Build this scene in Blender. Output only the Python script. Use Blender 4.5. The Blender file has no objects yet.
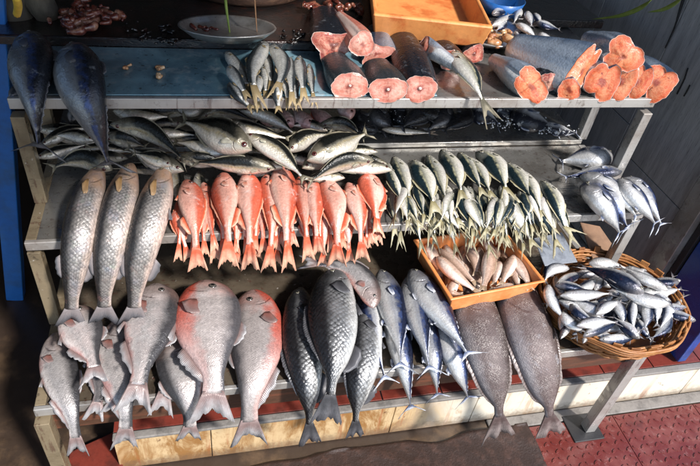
import bpy, bmesh, math, random
import numpy as np
from mathutils import Vector, Matrix
rnd = random.Random(7)
SC = bpy.context.scene
COL = SC.collection
PI = math.pi

# ------------------------------------------------------------------ camera
F = 597.0
CX, CY = 350.0, 233.0
def _n(v): return v / np.linalg.norm(v)
R3 = np.array([[ 0.97128921, -0.05110879,  0.23234706], [-0.20812648, -0.65564555,  0.72581835], [ 0.11524162, -0.75333711, -0.64745855]])   # camera axes (right, down, forward) -> world
CAM = np.array([0., 0., 1.77])
def ray(px, py):
    return R3 @ np.array([px - CX, py - CY, F])
def at_z(px, py, z):
    r = ray(px, py); return CAM + r * ((z - CAM[2]) / r[2])
def at_y(px, py, y):
    r = ray(px, py); return CAM + r * (y / r[1])
def at_x(px, py, x):
    r = ray(px, py); return CAM + r * (x / r[0])
def proj(p):
    c = R3.T @ (np.asarray(p, float) - CAM)
    return np.array([CX + F * c[0] / c[2], CY + F * c[1] / c[2]])
cd = bpy.data.cameras.new('camera'); cam = bpy.data.objects.new('camera', cd); COL.objects.link(cam)
cd.sensor_width = 36; cd.lens = 36 * F / 700; cd.clip_start = .02; cd.clip_end = 200
Mx = Matrix([[R3[0][0], -R3[0][1], -R3[0][2], 0], [R3[1][0], -R3[1][1], -R3[1][2], 0], [R3[2][0], -R3[2][1], -R3[2][2], CAM[2]], [0, 0, 0, 1]])
cam.matrix_world = Mx
SC.camera = cam

# ------------------------------------------------------------------ sheets the fish lie on: (Y, Z) profiles, back to front, then hanging
SH = {
 'top':  [(2.4, 1.062), (1.327, 1.062), (1.300, 1.054), (1.282, 1.027), (1.267, .97), (1.222, .59), (1.18, 0)],
 'mid':  [(2.2, .775), (1.174, .775), (1.129, .762), (1.102, .73), (1.084, .67), (1.044, .42), (.98, 0)],
 'heap': [(2.2, 1.00), (1.9, .965), (1.6, .90), (1.40, .845), (1.26, .80), (1.154, .775), (1.114, .75), (1.094, .70), (1.044, .42), (.98, 0)],
 'bot':  [(2.0, .487), (.930, .487), (.875, .474), (.847, .442), (.830, .38), (.80, .2), (.78, 0)],
 'bed':  [(2.0, .60), (1.2, .58), (1.0, .53), (.915, .50), (.875, .48), (.847, .44), (.83, .38), (.80, .2), (.78, 0)],
}
def sdist(prof, y, z):
    best = 1e9; sg = 1
    for (a, b), (c, d) in zip(prof[:-1], prof[1:]):
        ex, ey = c - a, d - b; L = ex * ex + ey * ey
        t = max(0, min(1, ((y - a) * ex + (z - b) * ey) / L))
        qx, qy = a + t * ex, b + t * ey
        dd = math.hypot(y - qx, z - qy)
        if dd < best - 1e-12:
            best = dd; sg = 1 if (ex * (z - b) - ey * (y - a)) < 0 else -1
    return best * sg
def on_sheet(name, px, py, off):
    prof = SH[name]; r = _n(ray(px, py)); t0 = .5
    f = lambda t: sdist(prof, CAM[1] + r[1] * t, CAM[2] + r[2] * t) - off
    t = t0
    while f(t) > 0 and t < 4: t += .02
    a, b = t - .02, t
    for _ in range(14):
        m = (a + b) / 2
        if f(m) > 0: a = m
        else: b = m
    return CAM + r * b
def sheet_normal(name, p):
    prof = SH[name]; e = .012
    g = np.array([0, sdist(prof, p[1] + e, p[2]) - sdist(prof, p[1] - e, p[2]), sdist(prof, p[1], p[2] + e) - sdist(prof, p[1], p[2] - e)])
    return _n(g)

# ------------------------------------------------------------------ node helpers
class NT:
    def __init__(s, name):
        s.m = bpy.data.materials.new(name); s.m.use_nodes = True
        s.t = s.m.node_tree; s.b = s.t.nodes['Principled BSDF']
    def n(s, typ, **kw):
        x = s.t.nodes.new(typ)
        for k, v in kw.items(): setattr(x, k, v)
        return x
    def l(s, a, b): s.t.links.new(a, b)
    def val(s, inp, v):
        if hasattr(v, 'node'): s.l(v, inp)
        else: inp.default_value = v
    def math(s, op, a, b=0.0, c=None, clamp=False):
        x = s.n('ShaderNodeMath', operation=op); x.use_clamp = clamp
        s.val(x.inputs[0], a); s.val(x.inputs[1], b)
        if c is not None: s.val(x.inputs[2], c)
        return x.outputs[0]
    def mix(s, f, a, b, blend='MIX'):
        x = s.n('ShaderNodeMix', data_type='RGBA', blend_type=blend); x.clamp_factor = True
        s.val(x.inputs[0], f); s.val(x.inputs[6], c4(a)); s.val(x.inputs[7], c4(b)); return x.outputs[2]
    def noise(s, vec, scale, detail=3, rough=.55, dist=0):
        x = s.n('ShaderNodeTexNoise'); s.l(vec, x.inputs['Vector'])
        x.inputs['Scale'].default_value = scale; x.inputs['Detail'].default_value = detail
        x.inputs['Roughness'].default_value = rough; x.inputs['Distortion'].default_value = dist
        return x.outputs[0]
    def voro(s, vec, scale, rand=1.0, feature='F1', out=0):
        x = s.n('ShaderNodeTexVoronoi', feature=feature); s.l(vec, x.inputs['Vector'])
        x.inputs['Scale'].default_value = scale; x.inputs['Randomness'].default_value = rand; return x.outputs[out]
    def ramp(s, f, stops, interp='LINEAR'):
        x = s.n('ShaderNodeValToRGB'); s.l(f, x.inputs[0]); cr = x.color_ramp; cr.interpolation = interp
        while len(cr.elements) < len(stops): cr.elements.new(.5)
        for e, (p, c) in zip(cr.elements, stops): e.position = p; e.color = c4(c)
        return x.outputs[0]
    def step(s, f, a, b):                                   # smooth 0..1 between a and b
        x = s.n('ShaderNodeMapRange', interpolation_type='SMOOTHSTEP'); s.val(x.inputs[0], f)
        x.inputs[1].default_value = a; x.inputs[2].default_value = b; return x.outputs[0]
    def map(s, vec, sc=(1, 1, 1), rot=(0, 0, 0), loc=(0, 0, 0)):
        x = s.n('ShaderNodeMapping'); s.l(vec, x.inputs[0])
        x.inputs['Scale'].default_value = sc; x.inputs['Rotation'].default_value = rot; x.inputs['Location'].default_value = loc
        return x.outputs[0]
    def bump(s, h, strength, dist, prev=None):
        x = s.n('ShaderNodeBump'); s.l(h, x.inputs['Height']); x.inputs['Strength'].default_value = strength
        x.inputs['Distance'].default_value = dist
        if prev is not None: s.l(prev, x.inputs['Normal'])
        return x.outputs[0]
    def uv(s, name):
        return s.n('ShaderNodeUVMap', uv_map=name).outputs[0]
    def obj(s): return s.n('ShaderNodeTexCoord').outputs['Object']
    def geo(s): return s.n('ShaderNodeNewGeometry').outputs['Position']
    def rand(s): return s.n('ShaderNodeObjectInfo').outputs['Random']
    def sep(s, v):
        x = s.n('ShaderNodeSeparateXYZ'); s.l(v, x.inputs[0]); return x.outputs
    def out(s, color=None, rough=None, metal=None, normal=None, coat=None, spec=None, sss=None):
        I = s.b.inputs
        if color is not None: s.val(I['Base Color'], c4(color) if not hasattr(color, 'node') else color)
        if rough is not None: s.val(I['Roughness'], rough)
        if metal is not None: s.val(I['Metallic'], metal)
        if normal is not None: s.l(normal, I['Normal']); s.l(normal, I['Coat Normal'])
        if coat is not None: I['Coat Weight'].default_value = coat; I['Coat Roughness'].default_value = .11
        if spec is not None: s.val(I['Specular IOR Level'], spec)
        if sss is not None:
            I['Subsurface Weight'].default_value = sss; I['Subsurface Radius'].default_value = (1, .35, .2); I['Subsurface Scale'].default_value = .006
        return s.m
def c4(c):
    if hasattr(c, 'node'): return c
    return tuple(c) + (1,) if len(c) == 3 else tuple(c)

# ------------------------------------------------------------------ object helpers
def tag(o, label=None, cat=None, group=None, kind=None):
    for k, v in (('label', label), ('category', cat), ('group', group), ('kind', kind)):
        if v: o[k] = v
    return o
def empty(name, loc, label, cat, group=None):
    o = bpy.data.objects.new(name, None); COL.objects.link(o); o.location = loc; o.empty_display_size = .05
    bpy.context.view_layer.update() if False else None
    return tag(o, label, cat, group)
def mesh_obj(name, verts, faces, mat, parent=None, smooth=True, uvs=None, mats=None, midx=None):
    me = bpy.data.meshes.new(name); me.from_pydata([tuple(map(float, v)) for v in verts], [], faces)
    if smooth: me.polygons.foreach_set('use_smooth', [True] * len(me.polygons))
    if uvs:
        idx = np.empty(len(me.loops), int); me.loops.foreach_get('vertex_index', idx)
        for nm, arr in uvs.items():
            L = me.uv_layers.new(name=nm); L.data.foreach_set('uv', np.asarray(arr, float)[idx].ravel())
    me.materials.append(mat)
    for m2 in (mats or []): me.materials.append(m2)
    if midx is not None: me.polygons.foreach_set('material_index', midx)
    me.validate(); me.update()
    o = bpy.data.objects.new(name, me); COL.objects.link(o)
    if parent is not None:
        o.parent = parent
        # vertices are given in world axes: counter the chain of parents' locations
        q = parent; L = Vector((0, 0, 0))
        while q is not None: L += q.location; q = q.parent
        o.matrix_parent_inverse = Matrix.Translation(-L)
    return o
class Geo:
    def __init__(s): s.v = []; s.f = []
    def add(s, vs, fs):
        k = len(s.v); s.v += [tuple(map(float, p)) for p in vs]; s.f += [tuple(i + k for i in f) for f in fs]; return s
    def box(s, x0, x1, y0, y1, z0, z1):
        return s.hexa([(x0, y0, z0), (x1, y0, z0), (x1, y1, z0), (x0, y1, z0), (x0, y0, z1), (x1, y0, z1), (x1, y1, z1), (x0, y1, z1)])
    def hexa(s, p):
        return s.add(p, [(3, 2, 1, 0), (4, 5, 6, 7), (0, 1, 5, 4), (1, 2, 6, 5), (2, 3, 7, 6), (3, 0, 4, 7)])
    def bar(s, a, b, wx, wy, up=(0, 0, 1)):
        a = np.array(a, float); b = np.array(b, float); t = _n(b - a); u = np.array(up, float)
        if abs(t.dot(u)) > .9: u = np.array([0, 1., 0])
        x = _n(np.cross(t, u)); y = np.cross(x, t)
        c = []
        for q in (a, b):
            for sx, sy in ((-1, -1), (1, -1), (1, 1), (-1, 1)): c.append(q + x * sx * wx / 2 + y * sy * wy / 2)
        return s.hexa(c)
    def tube(s, pts, rad, n=8, closed=False):
        pts = [np.array(p, float) for p in pts]; m = len(pts); rings = []
        up = np.array([.123, .2, .97])
        for i, p in enumerate(pts):
            a = pts[(i - 1) % m] if (closed or i > 0) else p; b = pts[(i + 1) % m] if (closed or i < m - 1) else p
            t = _n(b - a); x = _n(np.cross(t, up)); y = np.cross(x, t)
            r = rad[i] if hasattr(rad, '__len__') else rad
            rings.append([p + (x * math.cos(2 * PI * k / n) + y * math.sin(2 * PI * k / n)) * r for k in range(n)])
        vs = [q for rg in rings for q in rg]; fs = []
        for i in range(m if closed else m - 1):
            j = (i + 1) % m
            for k in range(n): fs.append((i * n + k, i * n + (k + 1) % n, j * n + (k + 1) % n, j * n + k))
        if not closed: fs += [tuple(range(n))[::-1], tuple((m - 1) * n + k for k in range(n))]
        return s.add(vs, fs)
    def lathe(s, c, prof, n=48):
        c = np.array(c, float); vs = []
        for r, z in prof:
            for k in range(n): vs.append(c + np.array([r * math.cos(2 * PI * k / n), r * math.sin(2 * PI * k / n), z]))
        m = len(prof); fs = []
        for i in range(m - 1):
            for k in range(n): fs.append((i * n + k, i * n + (k + 1) % n, (i + 1) * n + (k + 1) % n, (i + 1) * n + k))
        return s.add(vs, fs)
    def build(s, name, mat, parent=None, bevel=0, smooth=False, seg=2):
        o = mesh_obj(name, s.v, s.f, mat, parent, smooth)
        if bevel:
            m = o.modifiers.new('bevel', 'BEVEL'); m.width = bevel; m.segments = seg; m.limit_method = 'ANGLE'; m.angle_limit = .7
            o.data.polygons.foreach_set('use_smooth', [True] * len(o.data.polygons))
            w = o.modifiers.new('wn', 'WEIGHTED_NORMAL'); w.keep_sharp = True
        return o

def curve_fn(pts):
    xs = np.array([p[0] for p in pts]); ys = np.array([p[1] for p in pts])
    m = np.gradient(ys, xs)
    def f(t):
        t = np.clip(t, xs[0], xs[-1]); i = np.clip(np.searchsorted(xs, t, side='right') - 1, 0, len(xs) - 2)
        h = xs[i + 1] - xs[i]; u = (t - xs[i]) / h
        return ((2*u**3 - 3*u**2 + 1) * ys[i] + (u**3 - 2*u**2 + u) * h * m[i] + (-2*u**3 + 3*u**2) * ys[i+1] + (u**3 - u**2) * h * m[i+1])
    return f
# ------------------------------------------------------------------ fish skins
def skin(name, back, side, belly, scale=0, sdark=.5, sbump=.5, head=None, band=None, stain=None, stain_amt=.3, spots=0, metal=.35, rough=.3,
         lo=.18, hi=.72, gill=.2, headmix=.8, pale_spots=0, stripes=0, irid=.0, red_edge=None, coat=.3, var=None):
    T = NT(name); uv = T.uv('fish'); sc = T.uv('sc'); ob = T.obj()
    s = T.sep(uv); U, V = s[0], s[1]
    rv = T.rand()
    big = T.noise(ob, 22, 4, .6); fine = T.noise(ob, 160, 4, .65)
    Vn = T.math('ADD', V, T.math('MULTIPLY', T.math('SUBTRACT', big, .5), .28))
    Vn = T.math('ADD', Vn, T.math('MULTIPLY', T.math('SUBTRACT', fine, .5), .10))
    col = T.ramp(Vn, [(0, belly), (lo, belly), (lo + .16, side), (hi - .12, side), (hi + .1, back), (1, back)])
    if band:
        bc, b0, b1 = band
        f = T.math('MULTIPLY', T.step(Vn, b0 - .06, b0 + .03), T.math('SUBTRACT', 1, T.step(Vn, b1 - .03, b1 + .06)))
        f = T.math('MULTIPLY', f, T.step(T.noise(ob, 60, 3), .3, .62)); col = T.mix(f, col, bc)
    if head:
        e = T.math('ADD', U, T.math('MULTIPLY', T.math('SUBTRACT', big, .5), .34))
        f = T.math('MULTIPLY', T.math('SUBTRACT', 1, T.step(e, gill - .12, gill + .09)), headmix); col = T.mix(f, col, head)
    if red_edge:
        rc, amt = red_edge[:2]
        a = T.math('SUBTRACT', .5, V)
        ru = red_edge[2] if len(red_edge) > 2 else 9
        lo_ = .33 if ru > 1 else .10
        f = T.math('MULTIPLY', T.step(T.math('ADD', a, T.math('MULTIPLY', T.math('SUBTRACT', T.noise(ob, 13, 4, .65), .5), .9)), lo_, lo_ + .30), amt)
        if ru < 1: f = T.math('MULTIPLY', f, T.math('SUBTRACT', 1, T.math('MULTIPLY', T.step(U, ru - .2, ru + .25), .75)))
        col = T.mix(f, col, rc)
    if irid:
        c2 = T.ramp(T.noise(ob, 35, 3, .6, .5), [(.35, (.25, .45, .32)), (.5, (.5, .42, .5)), (.65, (.2, .38, .6))])
        col = T.mix(T.math('MULTIPLY', T.math('MULTIPLY', T.step(T.noise(ob, 18, 2), .45, .7), T.math('SUBTRACT', 1, T.step(Vn, hi - .12, hi + .06))), irid), col, c2, 'MIX')
    nb = T.math('SUBTRACT', 1, T.step(Vn, hi - .12, hi + .06))
    if var: col = T.mix(T.math('MULTIPLY', T.math('MULTIPLY', T.math('MULTIPLY', rv, nb), T.step(big, .3, .6)), var[1]), col, var[0])
    # value mottling, wet streaks along the body
    st = T.noise(T.map(sc, (30, 160, 1)), 1, 3, .6)
    m = T.math('ADD', .34, T.math('MULTIPLY', T.math('ADD', T.math('MULTIPLY', fine, .5), T.math('ADD', T.math('MULTIPLY', st, .25), T.math('MULTIPLY', big, .25))), 1.32))
    m = T.math('MULTIPLY', m, T.math('ADD', .84, T.math('MULTIPLY', rv, .32)))
    x = T.n('ShaderNodeCombineXYZ'); [T.l(m, x.inputs[i]) for i in range(3)]
    col = T.mix(1, col, x.outputs[0], 'MULTIPLY')
    if stain:
        f = T.step(T.noise(ob, 30, 5, .7), .56, .72); col = T.mix(T.math('MULTIPLY', f, stain_amt), col, stain)
    if spots:
        f = T.math('SUBTRACT', 1, T.step(T.voro(ob, 260, 1), .12, .30)); f = T.math('MULTIPLY', f, T.step(T.noise(ob, 40, 2), .45, .6))
        col = T.mix(T.math('MULTIPLY', f, spots), col, (.03, .03, .035))
    if pale_spots:
        f = T.math('SUBTRACT', 1, T.step(T.voro(ob, 420, 1), .15, .42)); f = T.math('MULTIPLY', f, T.step(T.noise(ob, 26, 2), .38, .62))
        col = T.mix(T.math('MULTIPLY', f, pale_spots), col, (.62, .57, .53))
    hb = None
    body = T.step(U, gill + .01, gill + .06)
    if scale:
        wob = T.n('ShaderNodeVectorMath', operation='MULTIPLY_ADD'); nz = T.n('ShaderNodeTexNoise'); T.l(ob, nz.inputs['Vector']); nz.inputs['Scale'].default_value = 30; T.l(nz.outputs[1], wob.inputs[0]); wob.inputs[1].default_value = (scale * 1.6,) * 3; T.l(sc, wob.inputs[2])
        q = T.map(wob.outputs[0], (1 / scale, 1 / scale * .72, 1), (0, 0, PI / 4))
        d = T.voro(q, 1, .22); cell = T.sep(T.voro(q, 1, .22, out=1))[0]
        fade = T.math('MULTIPLY', T.step(V, .02, .3), T.math('ADD', .35, T.math('MULTIPLY', T.step(T.noise(ob, 20, 3), .36, .6), .65)))
        edge = T.math('MULTIPLY', T.math('MULTIPLY', T.step(d, .30, .62), body), fade)
        col = T.mix(T.math('MULTIPLY', edge, sdark), col, T.mix(.8, col, (.02, .02, .022)))
        ca = .44 if scale > .006 else .2; cv = T.math('ADD', 1 - ca / 2, T.math('MULTIPLY', cell, ca)); x = T.n('ShaderNodeCombineXYZ'); [T.l(cv, x.inputs[i]) for i in range(3)]
        col = T.mix(body, col, T.mix(1, col, x.outputs[0], 'MULTIPLY'))
        hb = T.math('MULTIPLY', T.math('SUBTRACT', 1, d), body)
    if stripes:
        w = T.math('SINE', T.math('MULTIPLY', V, stripes * 2 * PI)); f = T.math('MULTIPLY', T.math('MULTIPLY', T.step(w, .0, .9), body), T.step(T.noise(ob, 45, 3), .3, .6))
        col = T.mix(T.math('MULTIPLY', f, .35), col, (.05, .05, .05))
    # gill slit, mouth: marks the fish carries
    ge = T.math('ADD', gill, T.math('MULTIPLY', T.math('POWER', T.math('ABSOLUTE', T.math('SUBTRACT', V, .48)), 2), -.55))
    gl = T.math('ABSOLUTE', T.math('SUBTRACT', U, ge)); gl = T.math('ADD', gl, T.math('MULTIPLY', T.math('SUBTRACT', fine, .5), .012)); g = T.math('MULTIPLY', T.math('SUBTRACT', 1, T.step(gl, .001, .011)), T.math('SUBTRACT', 1, T.step(T.math('ABSOLUTE', T.math('SUBTRACT', V, .30)), .10, .26)))
    col = T.mix(T.math('MULTIPLY', g, .42), col, (.05, .015, .012))
    mo = T.math('MULTIPLY', T.math('SUBTRACT', 1, T.step(T.math('ABSOLUTE', T.math('SUBTRACT', V, T.math('ADD', .44, T.math('MULTIPLY', U, -.9)))), .015, .045)), T.math('SUBTRACT', 1, T.step(U, .055, .075)))
    col = T.mix(T.math('MULTIPLY', mo, .5), col, (.03, .015, .012))
    nrm = T.bump(T.math('ADD', T.math('MULTIPLY', fine, .8), big), .6, .003)
    if hb is not None: nrm = T.bump(hb, sbump, scale * .16, nrm)
    nrm = T.bump(T.math('MULTIPLY', g, -1), .6, .002, nrm)
    ro = T.math('ADD', rough - .14, T.math('MULTIPLY', T.noise(ob, 55, 3), .36))
    sp = T.math('ADD', .45, T.math('MULTIPLY', T.step(Vn, hi - .1, hi + .1), -.22))
    return T.out(col, ro, metal, nrm, coat * 1.1, sp)

def fin_mat(name, base, edge, dark=None, rays=26, rough=.42):
    T = NT(name); uv = T.uv('fish'); s = T.sep(uv); ob = T.obj()
    n = T.noise(ob, 70, 4, .65); v = T.math('ADD', s[1], T.math('MULTIPLY', T.math('SUBTRACT', n, .5), .5))
    col = T.ramp(v, [(.05, base), (.34, base), (.8, edge)])
    r = T.math('SINE', T.math('MULTIPLY', s[0], rays * 2 * PI)); rf = T.step(r, -.3, .9)
    col = T.mix(T.math('MULTIPLY', rf, .34), col, dark or tuple(x * .35 for x in base))
    m = T.math('ADD', .7, T.math('MULTIPLY', n, .6)); x = T.n('ShaderNodeCombineXYZ'); [T.l(m, x.inputs[i]) for i in range(3)]
    col = T.mix(1, col, x.outputs[0], 'MULTIPLY')
    return T.out(col, rough, .1, T.bump(T.math('ADD', T.math('MULTIPLY', r, .5), n), .4, .0012), .15)
def eye_mat(name, iris, pupil=(.008, .008, .01)):
    T = NT(name); v = T.sep(T.uv('fish'))[1]
    col = T.ramp(v, [(0, pupil), (.46, pupil), (.54, iris), (.84, iris), (.95, (.03, .03, .03)), (1, (.05, .045, .04))])
    return T.out(col, .12, .15, None, .6)

# ------------------------------------------------------------------ species
P_FUSI = dict(top=[(0, .0), (.03, .10), (.1, .23), (.25, .40), (.42, .47), (.6, .41), (.8, .23), (.93, .085), (1, .07)],
              bot=[(0, -.02), (.03, -.09), (.1, -.23), (.25, -.42), (.42, -.50), (.6, -.42), (.8, -.21), (.93, -.08), (1, -.07)])
P_MULL = dict(top=[(0, .04), (.03, .16), (.1, .28), (.22, .40), (.42, .46), (.62, .42), (.82, .28), (.94, .20), (1, .20)],
              bot=[(0, -.06), (.03, -.16), (.1, -.30), (.22, -.45), (.42, -.52), (.62, -.46), (.82, -.28), (.94, -.19), (1, -.20)])
P_SNAP = dict(top=[(0, -.04), (.03, .06), (.1, .26), (.2, .42), (.34, .49), (.5, .44), (.7, .28), (.88, .13), (1, .13)],
              bot=[(0, -.10), (.03, -.19), (.1, -.30), (.2, -.41), (.36, -.49), (.52, -.44), (.7, -.27), (.88, -.12), (1, -.13)])
P_TUNA = dict(top=[(0, .0), (.02, .09), (.08, .26), (.2, .42), (.36, .49), (.52, .45), (.7, .29), (.86, .11), (.95, .035), (1, .035)],
              bot=[(0, -.02), (.02, -.10), (.08, -.26), (.2, -.43), (.36, -.50), (.52, -.45), (.7, -.28), (.86, -.10), (.95, -.035), (1, -.035)])
P_PACU = dict(top=[(0, .02), (.02, .12), (.08, .30), (.2, .45), (.36, .50), (.55, .43), (.72, .27), (.88, .15), (1, .155)],
              bot=[(0, -.06), (.02, -.15), (.08, -.30), (.2, -.43), (.38, -.50), (.58, -.44), (.74, -.28), (.88, -.15), (1, -.155)])
P_GROU = dict(top=[(0, .0), (.03, .14), (.1, .30), (.25, .44), (.42, .49), (.6, .44), (.78, .27), (.92, .10), (1, .09)],
              bot=[(0, -.06), (.03, -.16), (.1, -.30), (.25, -.43), (.42, -.49), (.6, -.45), (.78, -.29), (.92, -.10), (1, -.09)])
SP = {}
def species(name, prof, skin_m, fin_m, eye_m, thick=.62, tf=.17, tail=(.5, 1.0, 1.3), fins=(), pec=None, pelv=None, eye=(.1, .6, .065), gill=.2, n=(40, 18)):
    SP[name] = dict(top=curve_fn(prof['top']), bot=curve_fn(prof['bot']), skin=skin_m, fin=fin_m, eyem=eye_m, thick=thick, tf=tf, tail=tail, fins=fins, pec=pec, pelv=pelv, eye=eye, gill=gill, n=n)

E_dark = eye_mat('cloudy_eye', (.35, .33, .25)); E_red = eye_mat('red_eye', (.10, .022, .018), (.02, .008, .008)); E_gold = eye_mat('gold_eye', (.34, .26, .12)); E_dull = eye_mat('dull_eye', (.10, .09, .08))
F_gold = fin_mat('yellow_fin', (.29, .25, .13), (.48, .44, .30), (.08, .065, .03))
F_red = fin_mat('red_fin', (.60, .11, .045), (.66, .38, .26), (.36, .045, .02))
F_grey = fin_mat('grey_fin', (.24, .21, .21), (.10, .10, .11), (.06, .06, .065))
F_pacu = fin_mat('red_tinted_fin', (.24, .17, .16), (.30, .29, .295), (.07, .055, .055))
F_dark = fin_mat('dark_fin', (.045, .045, .05), (.10, .10, .11), (.01, .01, .012))
F_blue = fin_mat('blue_fin', (.10, .13, .22), (.55, .57, .62), (.03, .04, .09))
F_brown = fin_mat('brown_fin', (.10, .07, .066), (.26, .22, .21), (.03, .022, .02))
F_tan = fin_mat('tan_fin', (.42, .30, .2), (.55, .42, .3), (.2, .13, .08))
F_bronze = fin_mat('bronze_fin', (.26, .19, .09), (.38, .28, .14), (.08, .055, .03))
F_olive = fin_mat('olive_fin', (.10, .09, .06), (.28, .25, .18), (.03, .03, .02))

species('mullet', P_MULL, skin('mullet_skin', (.03, .028, .028), (.27, .25, .235), (.54, .43, .37), .0066, .6, .8, stripes=11, head=(.56, .34, .21), gill=.22, headmix=1.0, metal=.3, lo=.12, hi=.68, stain=(.42, .2, .17), stain_amt=.25, irid=.18),
        F_grey, E_gold, .78, .15, (.52, .52, 1.0), fins=(('dorsal_fin', 'd', .66, .78, .16, .5), ('anal_fin', 'a', .66, .80, .22, .5)), pec=(.20, .60, .75, .11, 'tan'), pelv=(.36, .5), eye=(.085, .6, .075), gill=.19, n=(60, 26))
species('snapper', P_SNAP, skin('snapper_skin', (.50, .10, .055), (.62, .30, .23), (.66, .42, .34), .004, .14, .35, head=(.55, .12, .065), gill=.26, headmix=.6, metal=.12, lo=.06, hi=.66, rough=.24, stain=(.70, .58, .54), stain_amt=.6, spots=.25, var=((.74, .50, .43), .8)),
        F_red, E_red, .62, .24, (.70, .40, 1.2), fins=(('dorsal_fin', 'd', .34, .84, .10, .5), ('anal_fin', 'a', .62, .84, .2, .6)), pec=(.28, .42, .40, .14, 'pink'), pelv=(.33, .34), eye=(.13, .66, .11), gill=.26, n=(40, 18))
species('scad', P_FUSI, skin('scad_skin', (.010, .022, .028), (.50, .49, .40), (.74, .71, .64), .004, .15, .3, head=(.40, .40, .34), gill=.23, headmix=.4, band=((.42, .40, .26), .60, .68), metal=.35, lo=.26, hi=.56, irid=.18, var=((.66, .62, .54), .6), rough=.22),
        F_gold, E_dark, .55, .30, (.42, .44, 1.35), fins=(('dorsal_fin', 'd', .5, .88, .07, .5), ('anal_fin', 'a', .56, .88, .07, .5)), pec=(.26, .40, .26, .09, 'pale'), eye=(.1, .6, .10), gill=.23, n=(34, 16))
species('mackerel', P_FUSI, skin('mackerel_skin', (.009, .010, .009), (.44, .41, .33), (.70, .66, .58), .006, .15, .3, head=(.30, .27, .20), gill=.22, headmix=.5, band=((.28, .235, .13), .46, .54), metal=.35, lo=.26, hi=.56, var=((.5, .42, .32), .5), rough=.24, irid=.15),
        F_olive, E_red, .6, .14, (.35, .38, 1.4), fins=(('dorsal_fin', 'd', .4, .85, .06, .5), ('anal_fin', 'a', .56, .85, .06, .5)), pec=(.24, .42, .34, .10, 'pale'), eye=(.1, .58, .088), gill=.22, n=(38, 18))
species('tuna', P_TUNA, skin('tuna_skin', (.02, .023, .03), (.20, .215, .235), (.46, .46, .45), 0, head=(.06, .06, .065), gill=.24, headmix=.5, band=((.03, .05, .13), .60, .76), metal=.6, lo=.08, hi=.62, rough=.26, stain=(.34, .36, .38), stain_amt=.6),
        F_dark, E_dark, .78, .11, (.28, .64, 1.5), fins=(('dorsal_fin', 'd', .28, .44, .10, .7), ('finlets', 'd', .62, .92, .04, .5), ('anal_fin', 'a', .58, .66, .14, .8)), pec=(.27, .55, .5, .12, None), eye=(.07, .56, .05), gill=.24, n=(56, 26))
species('bonito', P_TUNA, skin('bonito_skin', (.008, .012, .035), (.38, .39, .42), (.70, .70, .69), 0, head=(.20, .20, .21), gill=.25, headmix=.6, band=((.045, .07, .17), .55, .72), metal=.45, lo=.26, hi=.6, rough=.22, stain=(.09, .09, .11), stain_amt=.55),
        F_blue, E_dark, .72, .11, (.3, .64, 1.5), fins=(('dorsal_fin', 'd', .28, .42, .10, .7), ('finlets', 'd', .62, .92, .04, .5), ('anal_fin', 'a', .58, .66, .12, .8)), pec=(.28, .5, .42, .12, None), eye=(.075, .56, .06), gill=.25, n=(44, 20))
species('pacu', P_PACU, skin('pacu_skin', (.055, .053, .056), (.40, .38, .375), (.64, .59, .56), .0042, .28, .4, head=(.28, .17, .14), gill=.24, headmix=.5, metal=.3, lo=.1, hi=.72, rough=.28, red_edge=((.45, .07, .04), .75), spots=.7, stain=(.10, .10, .105), stain_amt=.7, var=((.55, .42, .39), .6)),
        F_pacu, E_dull, .42, .20, (.50, .34, 1.1), fins=(('dorsal_fin', 'd', .45, .66, .08, .9), ('anal_fin', 'a', .62, .92, .11, .7)), pec=(.27, .3, .32, .16, 'red'), pelv=(.46, .34), eye=(.13, .62, .07), gill=.24, n=(56, 26))
S_dpacu = skin('dark_pacu_skin', (.025, .024, .026), (.13, .12, .12), (.30, .27, .26), .0042, .28, .4, head=(.10, .07, .06), gill=.24, headmix=.5, metal=.3, lo=.08, hi=.66, rough=.26, red_edge=((.26, .04, .03), .5), spots=.5, stain=(.05, .05, .05), stain_amt=.6)  # darkened pacu skin: shade put into the colour of wedged fish
SP['redpacu'] = dict(SP['pacu']); SP['redpacu']['skin'] = skin('red_pacu_skin', (.085, .08, .085), (.43, .385, .37), (.60, .53, .50), .0042, .28, .4, head=(.50, .20, .15), gill=.2, headmix=.5, metal=.25, lo=.1, hi=.80, rough=.28, red_edge=((.60, .085, .045), .92, .5), spots=.7, stain=(.18, .17, .175), stain_amt=.5)
species('carp', P_GROU, skin('carp_skin', (.022, .022, .025), (.22, .225, .23), (.60, .60, .58), .0088, .95, 1.0, head=(.05, .05, .052), gill=.2, headmix=.7, metal=.45, lo=.10, hi=.62, rough=.24),
        F_dark, E_dark, .72, .19, (.78, .33, 1.05), fins=(('dorsal_fin', 'd', .36, .78, .10, .5), ('anal_fin', 'a', .66, .86, .18, .5)), pec=(.22, .4, .4, .18, None), pelv=(.36, .36), eye=(.1, .62, .06), gill=.2, n=(56, 26))
species('jack', P_GROU, skin('jack_skin', (.05, .034, .03), (.125, .095, .092), (.26, .24, .25), .0048, .45, .6, head=(.075, .042, .032), gill=.42, headmix=.5, metal=.1, lo=.08, hi=.8, rough=.5, coat=0, pale_spots=.9, stain=(.30, .30, .33), stain_amt=.6),
        F_brown, E_dark, .68, .20, (.74, .42, 1.0), fins=(('dorsal_fin', 'd', .44, .92, .075, .8), ('anal_fin', 'a', .48, .92, .075, .8)), pec=(.22, .4, .3, .12, None), eye=(.08, .66, .05), gill=.18, n=(56, 26))
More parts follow.
